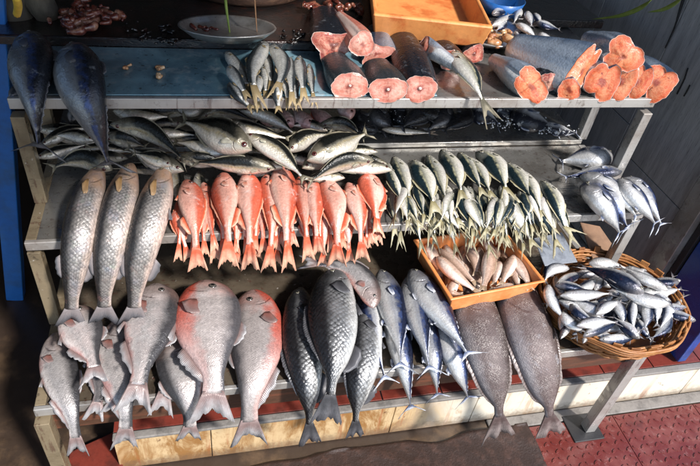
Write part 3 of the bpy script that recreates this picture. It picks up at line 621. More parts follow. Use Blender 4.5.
# ------------------------------------------------------------------ a cut piece of big fish: skin, cut face, bone
def chunk(label, face, back, fw, fh, rot, skin_m, flesh, shape='round', taper=.6, zoff=0, backz=0, bone=True, bulge=.12, toward=.55, name='fish_chunk', sheet='top', group='cut fish on the top shelf', v0=.5):
    s0 = on_sheet(sheet, face[0], face[1], .02); z0 = (R3.T @ (s0 - CAM))[2]
    h = fh * z0 / F / 2
    fc = on_sheet(sheet, face[0], face[1], h * .8 + zoff); bc = on_sheet(sheet, back[0], back[1], h * taper * .9 + backz)
    zc = (R3.T @ (fc - CAM))[2]; w = fw * zc / F / 2; h = fh * zc / F / 2
    A = bc - fc; L = np.linalg.norm(A); A = A / L
    n = _n(-A * (1 - toward) + _n(CAM - fc) * toward)
    right = R3[:, 0]; X = _n(right - n * n.dot(right)); Y = np.cross(n, X)
    ca, sa = math.cos(rot), math.sin(rot); X, Y = X * ca + Y * sa, Y * ca - X * sa
    K = 72; rr = random.Random(FISHN[0] + int(face[0])); FISHN[0] += 1
    ph = [rr.uniform(0, 6) for _ in range(4)]
    def rad(a):
        q = (abs(math.cos(a)) ** 2.3 + abs(math.sin(a)) ** 2.3) ** (-1 / 2.3)
        if shape in ('lobe2', 'lobe3'):
            cs_ = [(.40, 0), (-.40, .06)] if shape == 'lobe2' else [(.42, .18), (-.30, .34), (-.10, -.42)]
            q = 0
            for (ux, uy), (rx, ry) in zip(cs_, [(.60, .98), (.58, .86)] if shape == 'lobe2' else [(.55, .70), (.62, .62), (.60, .52)]):
                dx, dy = math.cos(a) / rx, math.sin(a) / ry; ox, oy = -ux / rx, -uy / ry
                A2 = dx * dx + dy * dy; B2 = dx * ox + dy * oy; C2 = ox * ox + oy * oy - 1; D2 = B2 * B2 - A2 * C2
                if D2 > 0: q = max(q, (-B2 + math.sqrt(D2)) / A2)
        if shape == 'slab': q *= 1 - .10 * math.sin(3 * a + ph[0])
        if shape == 'tri': q *= 1 + .22 * math.cos(3 * a + ph[1])
        return q * (1 + .04 * math.sin(3 * a + ph[2]) + .025 * math.sin(7 * a + ph[3]) + .016 * math.sin(13 * a + ph[0]) + .012 * math.sin(23 * a + ph[1]))
    out = [(rad(2 * PI * k / K), 2 * PI * k / K) for k in range(K)]
    root = empty(name, Vector(tuple(map(float, fc))), label, 'fish', group)
    V = []; UV = []; SC = []; NR = 22
    for i in range(NR):
        s = i / (NR - 1); sc = (1 + bulge * math.sin(PI * min(1, s * 1.3))) * (1 - s) ** .0 * (1 + (taper - 1) * s ** 1.3)
        if s > .9: sc *= math.sqrt(max(.02, 1 - ((s - .9) / .1) ** 2 * .9))
        c = fc + A * L * s
        # sections turn from the cut plane to square across the axis
        m = min(1, s * 2.5); N2 = _n(n * (1 - m) - A * m); X2 = _n(X - N2 * N2.dot(X)); Y2 = np.cross(N2, X2)
        for k, (r, a) in enumerate(out):
            rr2 = r * (1 - m * .8) + m * .8 * (.97 + .03 * math.sin(2*a))
            V.append(c + X2 * math.cos(a) * rr2 * w * sc + Y2 * math.sin(a) * rr2 * h * sc)
            UV.append((.3 + .7 * s, min(1, max(0, v0 + .5 * math.sin(a))))); SC.append((s * L, a * w))
    f = []
    for i in range(NR - 1):
        for k in range(K): a = i * K + k; b = i * K + (k + 1) % K; f.append((a, b, b + K, a + K))
    V.append(fc + A * L); UV.append((1, .5)); SC.append((L, 0)); e = len(V) - 1
    for k in range(K): f.append((e, (NR - 1) * K + k, (NR - 1) * K + (k + 1) % K))
    mesh_obj('skin', V, f, skin_m, root, True, {'fish': UV, 'sc': SC})
    V = [fc + n * .003]; UV = [(0, 0)]; R = 9
    for j in range(1, R + 1):
        q = j / R
        for k, (r, a) in enumerate(out):
            bump_ = (.05 * math.sin(2 * math.cos(a) * q * 2.2 + ph[0]) + .04 * math.sin(3.1 * math.sin(a) * q + ph[1]) + .06 * (1 - q ** 3)) * h
            qq = q * .985 if j == R else q
            V.append(fc + (X * math.cos(a) * w + Y * math.sin(a) * h) * r * qq + n * (bump_ if j < R else .0008)); UV.append((k / K, q))
    f = [(0, 1 + k, 1 + (k + 1) % K) for k in range(K)]
    for j in range(R - 1):
        for k in range(K): a = 1 + j * K + k; b = 1 + j * K + (k + 1) % K; f.append((a, a + K, b + K, b))
    mesh_obj('cut_face', V, f, flesh, root, True, {'fish': UV})
    if bone:
        g = Geo(); c = fc + n * h * .10 + Y * h * .05; r = h * .13
        vs = [c + n * r * .5]; 
        for q in (.6, 1):
            for k in range(12): vs.append(c + (X * math.cos(k * PI / 6) + Y * math.sin(k * PI / 6) * .9) * r * q + n * r * (.4 if q < 1 else -.3))
        g.add(vs, [(0, 1 + k, 1 + (k + 1) % 12) for k in range(12)] + [(1 + k, 13 + k, 13 + (k + 1) % 12, 1 + (k + 1) % 12) for k in range(12)])
        g.build('bone', M_bone, root, smooth=True)
    return root

# ------------------------------------------------------------------ the stall
X0, X1 = -.412, 1.262
ZT = 1.0616
def plank(name, x0, x1, y0, y1, z0, z1, mat, parent=None, bevel=.002):
    return Geo().box(x0, x1, y0, y1, z0, z1).build(name, mat, parent, bevel)
stall = empty('display_stall', (.4, 1.2, .17), 'three tier steel fish stall with a blue sheet on its top shelf', 'stall')
plank('top_shelf', X0 + .012, X1 - .012, 1.313, 2.30, ZT - .022, ZT - .0065, M_tray, stall)
plank('blue_sheet', -.36, .60, 1.316, 1.568, ZT - .0055, ZT - .0015, M_blue, stall, .001)
plank('front_rail', X0, X1, 1.299, 1.312, ZT - .030, ZT - .003, M_rail, stall)
plank('middle_shelf', X0 + .012, X1 - .012, 1.152, 1.505, .752, .772, M_tray, stall)
plank('rear_ledge', X0 + .012, X1 - .012, 1.508, 1.98, .772, .790, M_tray, stall)
plank('front_rail', X0, X1, 1.139, 1.151, .750, .775, M_rail, stall)
plank('bottom_shelf', X0 + .012, X1 - .012, .897, 1.60, .457, .480, M_darktray, stall)
plank('front_rail', X0, X1, .884, .896, .457, .484, M_rail, stall)
plank('front_board', X0 + .02, X1 - .02, .899, .917, .374, .446, M_wood, stall)
plank('back_panel', X0, X1, 1.62, 1.632, .44, .751, M_darktray, stall)
plank('back_panel', X0, X1, 1.985, 1.995, .80, ZT - .023, M_white, stall)
def post(x, y, z0, z1, mat, w=.03, lean=0):
    Geo().box(x - w / 2, x + w / 2, y - w / 2, y + w / 2, z0, z1).build('post', mat, stall, .002)
post(X0 + .013, 1.305, .773, ZT - .045, M_tan); post(X1 - .013, 1.305, .773, ZT - .045, M_rail)
post(X0 + .013, 1.156, .486, .741, M_tan); post(X1 - .013, 1.156, .486, .741, M_rail)
post(X0 + .013, .884, .0, .447, M_tan, .034); post(X1 - .013, .890, .012, .447, M_rail, .036)
post(X1 - .013, 1.524, .17, .751, M_rail); post(X1 - .013, 1.524, .791, ZT - .023, M_rail); post(X1 - .16, 1.80, .791, ZT - .023, M_rub)
post(X0 + .013, 1.524, .17, .751, M_tan); post(X0 + .013, 1.524, .791, ZT - .023, M_tan); post(X0 + .14, 1.524, .791, ZT - .023, M_tan, .025)
plank('side_rail', X1 - .026, X1, 1.153, 1.505, .742, .774, M_rail, stall)
plank('side_rail', X0, X0 + .024, 1.153, 1.505, .742, .774, M_tan, stall)
plank('side_rail', X0, X0 + .024, .898, 1.60, .448, .482, M_tan, stall)
plank('side_rail', X1 - .026, X1, .898, 1.60, .448, .482, M_rail, stall)
plank('foot_plate', X1 - .085, X1 + .03, .845, .945, .005, .0115, M_rub, stall)
# black cutting bench behind
bench = empty('cutting_bench', (.2, 2.0, 0), 'black blood stained bench behind the blue sheet', 'bench')
plank('bench_top', -.62, .60, 1.575, 2.7, ZT + .003, ZT + .022, M_black, bench, .006)
plank('bench_lip', -.62, .60, 1.5705, 1.5745, ZT - .001, ZT + .019, M_black, bench, .001)

# ------------------------------------------------------------------ ground, kerb, walls
def struct(o): o['kind'] = 'structure'; return o
g = Geo(); g.box(-30, 30, -30, 30, -.1, 0); struct(g.build('floor', M_floor))
KY = .975; KL = -.29; KR = 3.10; KZ = .168
struct(Geo().box(KL, 8, KY + .012, 8, 0.0, KZ - .006).build('platform', M_conc))
xs = [KL + .001, -.02, .265, .55, .835, 1.12, 1.405, 1.69, 1.975, 2.26, 2.545, 2.83, KR]
kf = Geo()
for a, b in zip(xs[:-1], xs[1:]): kf.box(a + .0012, b - .0012, KY, KY + .0115, .006, KZ - .0115)
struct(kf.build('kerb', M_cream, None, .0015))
struct(Geo().box(KL, KR, KY - .003, KY + .022, KZ - .0105, KZ + .002).build('kerb_nosing', M_conc, None, .004))
rt = Geo(); k = 0
for a in np.arange(KL, 3.0, .2):
    rt.box(a + .002, a + .198, KY + .024, KY + .25, KZ - .003, KZ + .001); rt.box(a + .002, a + .198, KY + .252, KY + .45, KZ - .003, KZ + .001)
struct(rt.build('red_tile_paving', M_redtile, None, .001))
struct(Geo().box(.9, KR, KY - .045, KY - .001, .001, .009).build('gutter', M_conc, None, .004))
# red studded paving at the lower right
sx0, sx1, sy0, sy1 = 1.03, 2.398, .25, .926
g = Geo(); g.box(sx0, sx1, sy0, sy1, .0005, .002)
for a in np.arange(sx0, sx1, .342):
    for b in np.arange(sy1, sy0, -.342): g.box(a + .0015, min(sx1, a + .3405), max(sy0, b - .3405), b - .0015, .0021, .006)
pv = .0285; TL = .342
for i in range(int((sx1 - sx0) / pv)):
    for j in range(int((sy1 - sy0) / pv)):
        cx, cy = sx0 + (i + .5) * pv, sy1 - (j + .5) * pv
        s = 1 if (i + j) % 2 else -1; a = .6 * s; u = np.array([math.cos(a), math.sin(a)]); v = np.array([-u[1], u[0]])
        P0 = []
        for (r1, r2, zz) in ((.0120, .0052, .0058), (.0095, .0032, .0095)):
            for k in range(8):
                an = k * PI / 4; q = np.array([cx, cy]) + u * r1 * math.cos(an) + v * r2 * math.sin(an); P0.append((q[0], q[1], zz))
        g.add(P0, [(k, (k+1) % 8, 8 + (k+1) % 8, 8 + k) for k in range(8)] + [tuple(range(8, 16))])
struct(g.build('studded_paving', M_stud, None, smooth=False))
# maroon cloth on the floor, its edge rucked against the kerb
nx, ny = 90, 40; V = []; 
for j in range(ny):
    for i in range(nx):
        x = .05 + .99 * i / (nx - 1); v = j / (ny - 1)
        sc = .055 * abs(math.sin(x * 7.5 + .6)) + .02 * math.sin(x * 23)
        y = .50 + v * .466; z = .014 + .009 * math.sin(x * 9 + v * 6) * math.sin(v * 5 + x * 3) + .004 * math.sin(x * 27 + v * 17 + 3 * math.sin(v * 6))
        if v > .8:
            q = (v - .8) / .2; z += q * q * .002 * (1 - .55 * max(0, (x - .55) / .5)) ; y -= (.014 * math.sin(x * 11) + .006 * math.sin(x * 29)) * q
        V.append((x, min(y, .966) - .028, max(.008, z * .55)))
fc = [(j * nx + i, j * nx + i + 1, (j + 1) * nx + i + 1, (j + 1) * nx + i) for j in range(ny - 1) for i in range(nx - 1)]
o = mesh_obj('floor_cloth', V, fc, M_tarp); so = o.modifiers.new('s', 'SOLIDIFY'); so.thickness = .004; so.offset = -1
tag(o, 'wet dark brown cloth lying on the floor before the cream kerb', 'cloth')
# red painted piece at the left end of the kerb
o = Geo().hexa([tuple(at_z(60, 490, .012)), tuple(at_z(125, 480, .012)), tuple(at_z(118, 430, .012)), tuple(at_z(70, 452, .012))] + [tuple(at_z(60, 490, .03)), tuple(at_z(125, 480, .03)), tuple(at_z(118, 430, .03)), tuple(at_z(70, 452, .03))]).build('red_board', M_redtile, None, .003)
tag(o, 'dull red board lying on the floor below the lower left fish', 'board')
# slate wall on the right, running back
WX = 1.60
wall = empty('slate_wall', (WX, 2, .2), 'dark grey slate boarded wall to the right of the stall', 'wall')
ys = [1.305, 1.72, 2.14, 2.56, 2.98, 3.4]
for i, (a, b) in enumerate(zip(ys[:-1], ys[1:])):
    w = Geo(); zz = [KZ, .62 + .1 * (i % 2), 1.5, 2.4, 3.2] 
    for z0, z1 in zip(zz[:-1], zz[1:]): w.box(WX, WX + .05, a + .002, b - .002, z0 + .0015, z1 - .0015)
    w.build('wall_board', M_slate, wall, .002)
Geo().box(WX + .051, WX + .08, 1.3, 3.4, KZ, 3.2).build('wall_backing', M_rub, wall)
o = Geo().box(WX - .03, WX + .05, 1.225, 1.30, KZ, 2.6).build('wall_post', M_rail, wall, .003)
dr = empty('blue_door', (WX, 1.1, KZ), 'glossy blue metal door beyond the pale grey post', 'door')
Geo().box(WX + .005, WX + .04, 1.00, 1.195, KZ + .01, 2.4).build('door_panel', M_bluedoor, dr, .004)
Geo().box(WX - .005, WX + .045, 1.198, 1.222, KZ + .005, 2.42).build('door_frame', M_rub, dr, .003)
# back of the shop: dark wall; left side wall added to block sky light
o = Geo().box(-3.5, WX + .05, 3.42, 3.5, 0, 3.2).build('back_wall', m_plain('dark_plaster', (.02, .018, .016), .8), None); tag(o, 'dark plaster wall at the back of the shop', 'wall')  # plaster colour is plain near-black
M_crack = m_plain('black_dry_stem', (.012, .012, .012), .7)
o = Geo().box(-1.7, -1.6, .7, 3.42, 0, 1.35).build('added_side_wall', bpy.data.materials['dark_plaster'], None); tag(o, 'dark side wall added on the left to block sky light', 'wall')
# blue post at the left
pl = Geo(); b2 = at_z(16, 296, .0); a = at_y(-2, 60, b2[1] - .06); a2 = b2 + (a - b2) * 1.5
pl.bar(a2, b2, .058, .05, (0, 1, 0)); o = pl.build('blue_post', M_bluepaint, None, .004); tag(o, 'bright blue painted post standing at the left end of the stall', 'post')
# awning above the stall (unseen; inferred from its shadow, skewed to darken the left)
RF = dict(x0=-3.2, x1=.92, y0=-.08, y1=3.4, z=2.5)
nx, ny = 40, 12; V = []
for j in range(ny):
    for i in range(nx):
        x = RF['x0'] + (RF['x1'] - RF['x0']) * i / (nx - 1); v = j / (ny - 1); yf = RF['y0'] - 1.3 * (1 - i / (nx - 1)); V.append((x, yf + (RF['y1'] - yf) * v, RF['z'] + .25 * v + .04 * math.sin(x * 5) * (1 - v) + .02 * math.sin(x * 11 + v * 5)))
o = mesh_obj('awning', V, [(j * nx + i, j * nx + i + 1, (j + 1) * nx + i + 1, (j + 1) * nx + i) for j in range(ny - 1) for i in range(nx - 1)], M_tarproof)
so = o.modifiers.new('s', 'SOLIDIFY'); so.thickness = .004; tag(o, 'unseen dark tarpaulin awning shading the stall', 'awning')
# ================================================================== the fish, row by row (photo pixels: snout ... tail tip)
ORD = 'first second third fourth fifth sixth seventh eighth ninth tenth eleventh twelfth thirteenth fourteenth fifteenth sixteenth seventeenth eighteenth nineteenth twentieth'.split()
def F_(kind, pts, sheet, off, w, label, group, **kw):
    kw.setdefault('name', kw.pop('nm', kind))
    return fish(kind, pts, sheet, off, w, label, 'fish', group, **kw)

# ---- two tunas hanging over the upper left corner
g = 'tunas hanging at the upper left'
F_('tuna', [(33, 36), (31, 80), (37, 128), (40, 158)], 'top', .0, 50, 'dark steel blue tuna hanging beside the blue post, leftmost on the stall', g, nm='tuna', flip=1, roll=-.25)
F_('tuna', [(75, 48), (82, 90), (101, 140), (113, 175)], 'top', .0, 50, 'dark tuna with a bright blue flank, its tail hanging over the mullets', g, nm='tuna', flip=1, roll=-.3)

# ---- sardines on the blue sheet
g = 'sardines draped over the blue sheet'
rows = [([(229, 84), (240, 98), (256, 112)], .0, 10, 'sardine lowest on the left edge of the sardine bunch'),
 ([(226, 52), (240, 70), (254, 98)], .0, 10, 'olive sardine at the upper left of the bunch on the blue sheet'),
 ([(229, 66), (240, 84), (251, 103)], .018, 10, 'slanting dark backed sardine on the left of the bunch'),
 ([(262, 66), (264, 84), (268, 104)], .0, 9, 'dark sardine wedged between the two long curved sardines'),
 ([(266, 53), (270, 70), (272, 92)], .008, 9, 'slim grey sardine behind the right hand curved sardine'),
 ([(294, 74), (296, 92), (299, 112)], .0, 8, 'half hidden sardine between the two short pale sardines'),
 ([(276, 84), (277, 98), (279, 114)], .012, 9, 'short sardine below the tail of the right hand curved sardine'),
 ([(284, 72), (287, 92), (290, 112)], .004, 9, 'sardine just right of the curved pair, half covered'),
 ([(309, 64), (312, 86), (315, 110)], .0, 7, 'thin brown sardine at the right end of the bunch'),
 ([(259, 76), (256, 94), (261, 114)], .006, 9, 'brown tailed sardine under the left hand curved sardine'),
 ([(290, 58), (291, 82), (293, 112)], .02, 10, 'short pale sardine with a straight back, second from the bunch right end'),
 ([(299, 57), (302, 80), (305, 106)], .02, 11, 'plump pale sardine near the right end of the bunch'),
 ([(267, 43), (252, 66), (254, 88), (263, 112)], .026, 14, 'long silver sardine bowed to the left, highest in the bunch'),
 ([(271, 46), (284, 62), (280, 82), (271, 102)], .026, 14, 'long silver sardine bowed to the right at the bunch centre')]
for i, (p, o, w, l) in enumerate(rows): F_('sardine', p, 'top', o, w, l, g, nm='sardine', wk=1.3, flip=1 if i % 3 else -1, roll=.12 * math.sin(i * 2))

# ---- mackerel heap on the middle shelf, back to front
g = 'mackerels heaped on the middle shelf'
H = [ # pts, off, w, label, kind, flip
 ([(116, 108), (160, 112), (215, 110)], .0, 14, 'dark mackerel at the very back left of the heap', -1),
 ([(205, 110), (188, 110), (168, 106)], .01, 12, 'pink headed mackerel just under the shelf rail', 1),
 ([(200, 117), (222, 110), (262, 124)], .02, 13, 'dark long mackerel behind the big eyed one', 1),
 ([(40, 146), (70, 130), (100, 128)], .0, 12, 'dim mackerel behind the tail of the second tuna', 1),
 ([(94, 141), (74, 135), (48, 136)], .01, 12, 'pale mackerel between the two hanging tuna tails', 1),
 ([(113, 111), (142, 115), (176, 117)], .02, 16, 'pale brown mackerel lying level at the back left', 1),
 ([(328, 131), (308, 124), (284, 127)], .02, 10, 'slim mackerel at the back right below the pinkish heads', 1),
 ([(320, 124), (345, 124), (368, 142)], .02, 13, 'black mackerel arched at the back right end of the heap', 1),
 ([(150, 132), (172, 132), (201, 136)], .01, 11, 'short pale mackerel in the middle left of the heap', 1),
 ([(106, 137), (124, 139), (150, 148)], .0, 15, 'dark mackerel half under the light edged one', -1),
 ([(36, 158), (60, 151), (92, 143)], .01, 11, 'silver mackerel beside the yellowed left post', 1),
 ([(240, 111), (268, 114), (300, 138)], .03, 15, 'brown mackerel lying below the sardine tails', 1),
 ([(235, 155), (205, 146), (168, 141)], .01, 17, 'broad pale mackerel under the big eyed one', 1),
 ([(176, 158), (206, 160), (240, 163)], .0, 15, 'blue black mackerel low in the heap above the red snappers', -1),
 ([(112, 170), (82, 158), (46, 170)], .02, 19, 'black mackerel above the heads of the grey mullets', -1),
 ([(110, 124), (150, 130), (190, 166)], .035, 19, 'dark mackerel with a light back edge slanting down to the right', -1),
 ([(226, 121), (256, 131), (295, 140)], .045, 15, 'cream coloured mackerel pointing right in the middle of the heap', 1),
 ([(184, 171), (156, 160), (122, 145)], .03, 19, 'grey mackerel with a pale flank above the third mullet', 1),
 ([(288, 152), (306, 138), (336, 133)], .035, 17, 'greenish white mackerel slanting up to the right', 1),
 ([(283, 168), (254, 160), (222, 157)], .01, 14, 'tan mackerel low in the heap behind the snapper heads', 1),
 ([(276, 168), (236, 164), (186, 162)], .02, 17, 'long black mackerel right above the red snapper heads', -1),
 ([(302, 168), (320, 160), (350, 158)], .01, 16, 'brown headed mackerel with a dull eye near the heap right end', 1),
 ([(378, 152), (358, 150), (330, 156)], .01, 10, 'dark tailed mackerel poking out at the heap right end', 1),
 ([(392, 170), (358, 166), (318, 174)], .015, 14, 'yellowish mackerel lowest at the right end of the heap', 1),
 ([(345, 178), (325, 176), (298, 180)], .015, 11, 'silver mackerel half under the last red snappers', 1),
 ([(252, 150), (220, 134), (176, 118)], .055, 31, 'large green backed mackerel with a red eye, head down to the right', 1),
 ([(307, 160), (338, 146), (372, 130)], .04, 27, 'bright silver mackerel with a red eye, head to the left', -1),
 ([(244, 135), (276, 150), (309, 184)], .06, 18, 'long pale bellied mackerel sliding down onto the red snappers', 1),
 ([(374, 160), (340, 162), (304, 186)], .045, 16, 'dark curved mackerel with its tail among the snapper heads', 1),
 ([(172, 166), (160, 160), (130, 152)], .05, 14, 'silver mackerel peeping out beside the third mullet', 1),
]
for i, (p, o, w, l, fl) in enumerate(H): F_('mackerel', p, 'heap', o + .012, w, l, g, nm='mackerel', wk=1.15, flip=-1 if p[0][0] > p[-1][0] else 1, roll=-1.25 if ('dark ' in l or 'black' in l) and 'tailed' not in l else -.35 + .25 * math.sin(i * 1.7))
F_('mackerel', [(176, 166), (177, 184), (179, 212)], 'mid', .0, 17, 'small silver fish head down between the third mullet and the snappers', None, nm='silver_fish', flip=1)
F_('mackerel', [(198, 172), (200, 186), (204, 212)], 'mid', .0, 15, 'small grey fish peeping out between the first two red snappers', None, nm='silver_fish', flip=1)

hr = random.Random(21)
for k in range(26):
    x = hr.uniform(60, 360); y = hr.uniform(122, 172) if x > 120 else hr.uniform(130, 160); a = hr.uniform(-.35, .5) + (PI if k % 2 else 0); L = hr.uniform(26, 34)
    F_('mackerel', [(x - L * math.cos(a), y - L * .45 * math.sin(a)), (x, y - 2), (x + L * math.cos(a), y + L * .45 * math.sin(a))], 'heap', -.006, hr.uniform(12, 17), 'dark mackerel buried low in the heap with only slivers showing', 'mackerels buried in the heap', nm='mackerel', flip=1 if k % 2 == 0 else -1, roll=hr.uniform(-1.2, -.3), detail=False)
SH['ledge'] = [(2.2, .90), (1.85, .85), (1.6, .80), (1.508, .793), (1.45, .775), (1, .775)]
# ---- pinkish fish under the top shelf, behind
g = 'pinkish fish at the back of the middle shelf'
for i, (x, y, dx) in enumerate([(274, 125, -12), (292, 127, -12), (311, 128, -13), (332, 127, -16), (352, 118, -10)]):
    F_('pinkfish', [(x, y), (x + dx, y - 14), (x + dx * 1.6, y - 24)], 'heap', .02, 17, ORD[i] + ' pinkish head from the left below the sardine tails' if i < 4 else 'brownish pink fish half lost beside the black fish', g, nm='pink_fish', flip=1 if i % 2 else -1, detail=False)
# ---- black fish and iced fish behind
g = 'black fish at the back of the middle shelf'
D = [([(352, 112), (366, 126), (388, 134)], 'black fish with its head nearest the pinkish fish'), ([(372, 108), (384, 122), (398, 134)], 'black fish slanting beside the first black one'),
     ([(392, 106), (402, 120), (420, 134)], 'black fish in the middle of the black heap'), ([(432, 108), (414, 118), (398, 131)], 'black fish crossing the heap with its tail to the left'),
     ([(450, 108), (440, 120), (424, 133)], 'black fish right of the middle of the black heap'), ([(470, 112), (458, 122), (440, 133)], 'black fish at the right end of the black heap'),
     ([(410, 110), (432, 114), (458, 128)], 'uppermost black fish lying along the shelf rail')]
for i, (p, l) in enumerate(D): F_('blackfish', p, 'ledge', .0 + .03 * (i > 2), 22, l, g, nm='black_fish', flip=1 if i % 2 else -1, roll=.3 * math.sin(i))
F_('goatfish', [(382, 129), (404, 131), (438, 133)], 'ledge', .02, 8, 'thin brown fish lying along the front of the black fish', None, nm='brown_fish', skin_m=SP['mackerel']['skin'])
S_iced = skin('iced_fish_skin', (.012, .014, .022), (.45, .46, .48), (.75, .75, .75), 0, metal=.2, lo=.3, hi=.66, rough=.3, stain=(.82, .84, .86), stain_amt=.95)
g = 'iced fish at the back right of the middle shelf'
for p, w, l in [([(470, 110), (484, 116), (500, 124)], 17, 'iced fish nearest the black fish heap'), ([(492, 108), (512, 112), (536, 118)], 13, 'iced fish lying highest under the cut fish'),
                ([(512, 112), (530, 121), (556, 128)], 20, 'iced black and white fish in the middle of the iced row'), ([(540, 126), (556, 130), (580, 134)], 11, 'small iced fish at the right end of the ledge')]:
    F_('bonito', p, 'ledge', .015, w * 1.3, l, g, nm='iced_fish', flip=-1, roll=.1, skin_m=S_iced)
ig = Geo(); ir = random.Random(3)
def lump(c, r, G):
    vs = []; 
    for k in range(14):
        z = 1 - 2 * (k + .5) / 14; a = k * 2.4; q = math.sqrt(1 - z * z); s = r * ir.uniform(.6, 1.1); vs.append((c[0] + q * math.cos(a) * s, c[1] + q * math.sin(a) * s, c[2] + z * s * .7))
    bm = bmesh.new(); [bm.verts.new(v) for v in vs]; bmesh.ops.convex_hull(bm, input=bm.verts); bm.verts.index_update()
    G.add([tuple(v.co) for v in bm.verts], [tuple(v.index for v in f.verts) for f in bm.faces]); bm.free()
for cx, cy, sx, sy, n in [(482, 113, 14, 6, 120), (523, 119, 18, 6, 220), (555, 129, 14, 4, 100), (505, 126, 25, 3, 30), (420, 118, 55, 10, 60)]:
    for k in range(n):
        a, b = ir.gauss(0, .55) * sx, ir.gauss(0, .5) * sy
        p = on_sheet('ledge', cx + a, cy + b, .048 - .012 * ir.random()); lump(p, ir.uniform(.0012, .0042) * (1 if cx > 450 else .7), ig)
o = ig.build('crushed_ice', M_ice); tag(o, 'white crushed ice scattered over the fish at the back of the shelf', 'ice', kind='stuff')

# ---- three grey mullets
g = 'grey mullets hanging over the middle shelf'
F_('mullet', [(101, 166), (84, 205), (74, 265), (71, 330)], 'mid', (.05, .02), 37, 'large pinkish grey mullet hanging leftmost of the three beside the post', g, nm='mullet', flip=-1, roll=-.1)
F_('mullet', [(132, 164), (118, 205), (106, 265), (104, 328)], 'mid', (.05, .02), 37, 'large grey mullet hanging between the other two mullets', g, nm='mullet', flip=-1, roll=-.05)
F_('mullet', [(166, 167), (153, 205), (138, 262), (133, 328)], 'mid', (.05, .02), 37, 'large grey mullet hanging next to the red snappers', g, nm='mullet', flip=-1, roll=-.05)

# ---- red snappers: lower layer, then the front row
g = 'red snappers in a row on the middle shelf'
low = [([(177, 208), (181, 232), (190, 262)], 17, 'orange snapper lowest at the left end, under the first one'), ([(204, 182), (210, 222), (217, 266)], 18, 'dull pink snapper squeezed between the two leftmost big ones'),
 ([(236, 200), (237, 232), (237, 268)], 15, 'snapper under the second and third big ones with its tail showing'), ([(256, 200), (256, 232), (257, 262)], 15, 'snapper under the third big one with its orange tail showing'),
 ([(277, 200), (277, 235), (277, 268)], 14, 'snapper under the narrow one left of the broadest snapper'), ([(303, 200), (305, 228), (309, 262)], 15, 'snapper hidden under the narrow dark orange one'),
 ([(322, 205), (324, 235), (322, 268)], 15, 'snapper hidden left of the plump white flanked one'), ([(346, 200), (348, 230), (350, 266)], 15, 'snapper hidden under the two at the right'), ([(364, 205), (366, 225), (367, 250)], 13, 'snapper half hidden under the last one on the right')]
for i, (p, w, l) in enumerate(low): F_('snapper', p, 'mid', .0, w, l, g, nm='red_snapper', flip=1 if i % 2 else -1)
front = [([(188, 180), (191, 215), (197, 278)], 29, 'deep red snapper with a white patched flank, first on the left'), ([(222, 173), (225, 215), (228, 274)], 29, 'pale pink snapper, second of the big ones from the left'),
 ([(248, 172), (250, 212), (248, 272)], 28, 'pale pink snapper with a dark snout, third big one from the left'), ([(265, 174), (270, 212), (270, 274)], 22, 'narrow orange pink snapper left of the broadest snapper'),
 ([(282, 166), (287, 212), (290, 274)], 30, 'broadest red snapper, its head highest in the row'), ([(299, 176), (304, 210), (308, 264)], 19, 'narrow orange snapper pressed against the broadest one'),
 ([(313, 180), (316, 212), (318, 262)], 22, 'pink snapper with an orange cheek right of the row middle'), ([(324, 179), (335, 212), (339, 266)], 29, 'plump white flanked snapper, third from the right end'),
 ([(349, 183), (356, 212), (361, 262)], 21, 'slim pale snapper, second from the right end'), ([(368, 174), (374, 202), (380, 240)], 27, 'short orange snapper at the right end beside the silver scads')]
nr = random.Random(14)
for k in range(22):
    x = 182 + 194 * k / 21 + nr.uniform(-3, 3); a = PI / 2 + nr.uniform(-.22, .16); L = nr.uniform(30, 36); y = 226 + nr.uniform(-3, 5) - 9 * k / 21
    F_('snapper', [(x - L * math.cos(a), y - L * math.sin(a)), (x, y), (x + L * math.cos(a), y + L * math.sin(a))], 'mid', .006, nr.uniform(13, 17), 'orange snapper in the under layer with little but its tail showing', 'snappers in the under layer', nm='red_snapper', flip=1 if k % 2 else -1, roll=nr.uniform(-.5, .5), tailturn=nr.uniform(-.5, .5), detail=False)
for i, (p, w, l) in enumerate(front):
    p = [p[0], (p[1][0] + nr.uniform(-2.5, 2.5), p[1][1]), (p[2][0] + nr.uniform(-2, 2), p[2][1] + nr.uniform(-4, 3))]
    F_('snapper', p, 'mid', (.024, .024), w, l, g, nm='red_snapper', wk=.98, flip=1 if i % 2 == 0 else -1, roll=.28 * math.sin(i * 1.9), tailturn=nr.uniform(-.5, .5))

# ---- scads
g = 'yellow tailed scads in overlapping rows'
A = [([(387, 163), (397, 190), (410, 222)], 15, 'dark scad at the left end of the front row'), ([(393, 157), (405, 182), (413, 218)], 21, 'white flanked scad with a dark back, second in the row'),
 ([(412, 161), (428, 188), (440, 226)], 24, 'broad cream scad with gold flecks near the row left'), ([(427, 155), (440, 182), (452, 220)], 19, 'blue black backed scad left of the brightest blue one'),
 ([(441, 150), (456, 175), (466, 212)], 22, 'scad with the brightest blue green back, head highest'), ([(458, 153), (472, 172), (488, 204)], 17, 'greenish scad partly under the bulging white one'),
 ([(466, 157), (482, 176), (497, 208)], 17, 'pale scad running under the bulging white one'), ([(475, 153), (496, 166), (512, 206)], 23, 'bulging white scad with an arched back at mid row'),
 ([(505, 164), (522, 182), (540, 216)], 20, 'brownish silver scad right of the bulging white one'), ([(522, 171), (535, 196), (549, 234)], 18, 'narrow scad with a red gill near the right end'),
 ([(540, 181), (556, 200), (566, 232), (582, 238)], 19, 'cream scad with an arched back at the right end')]
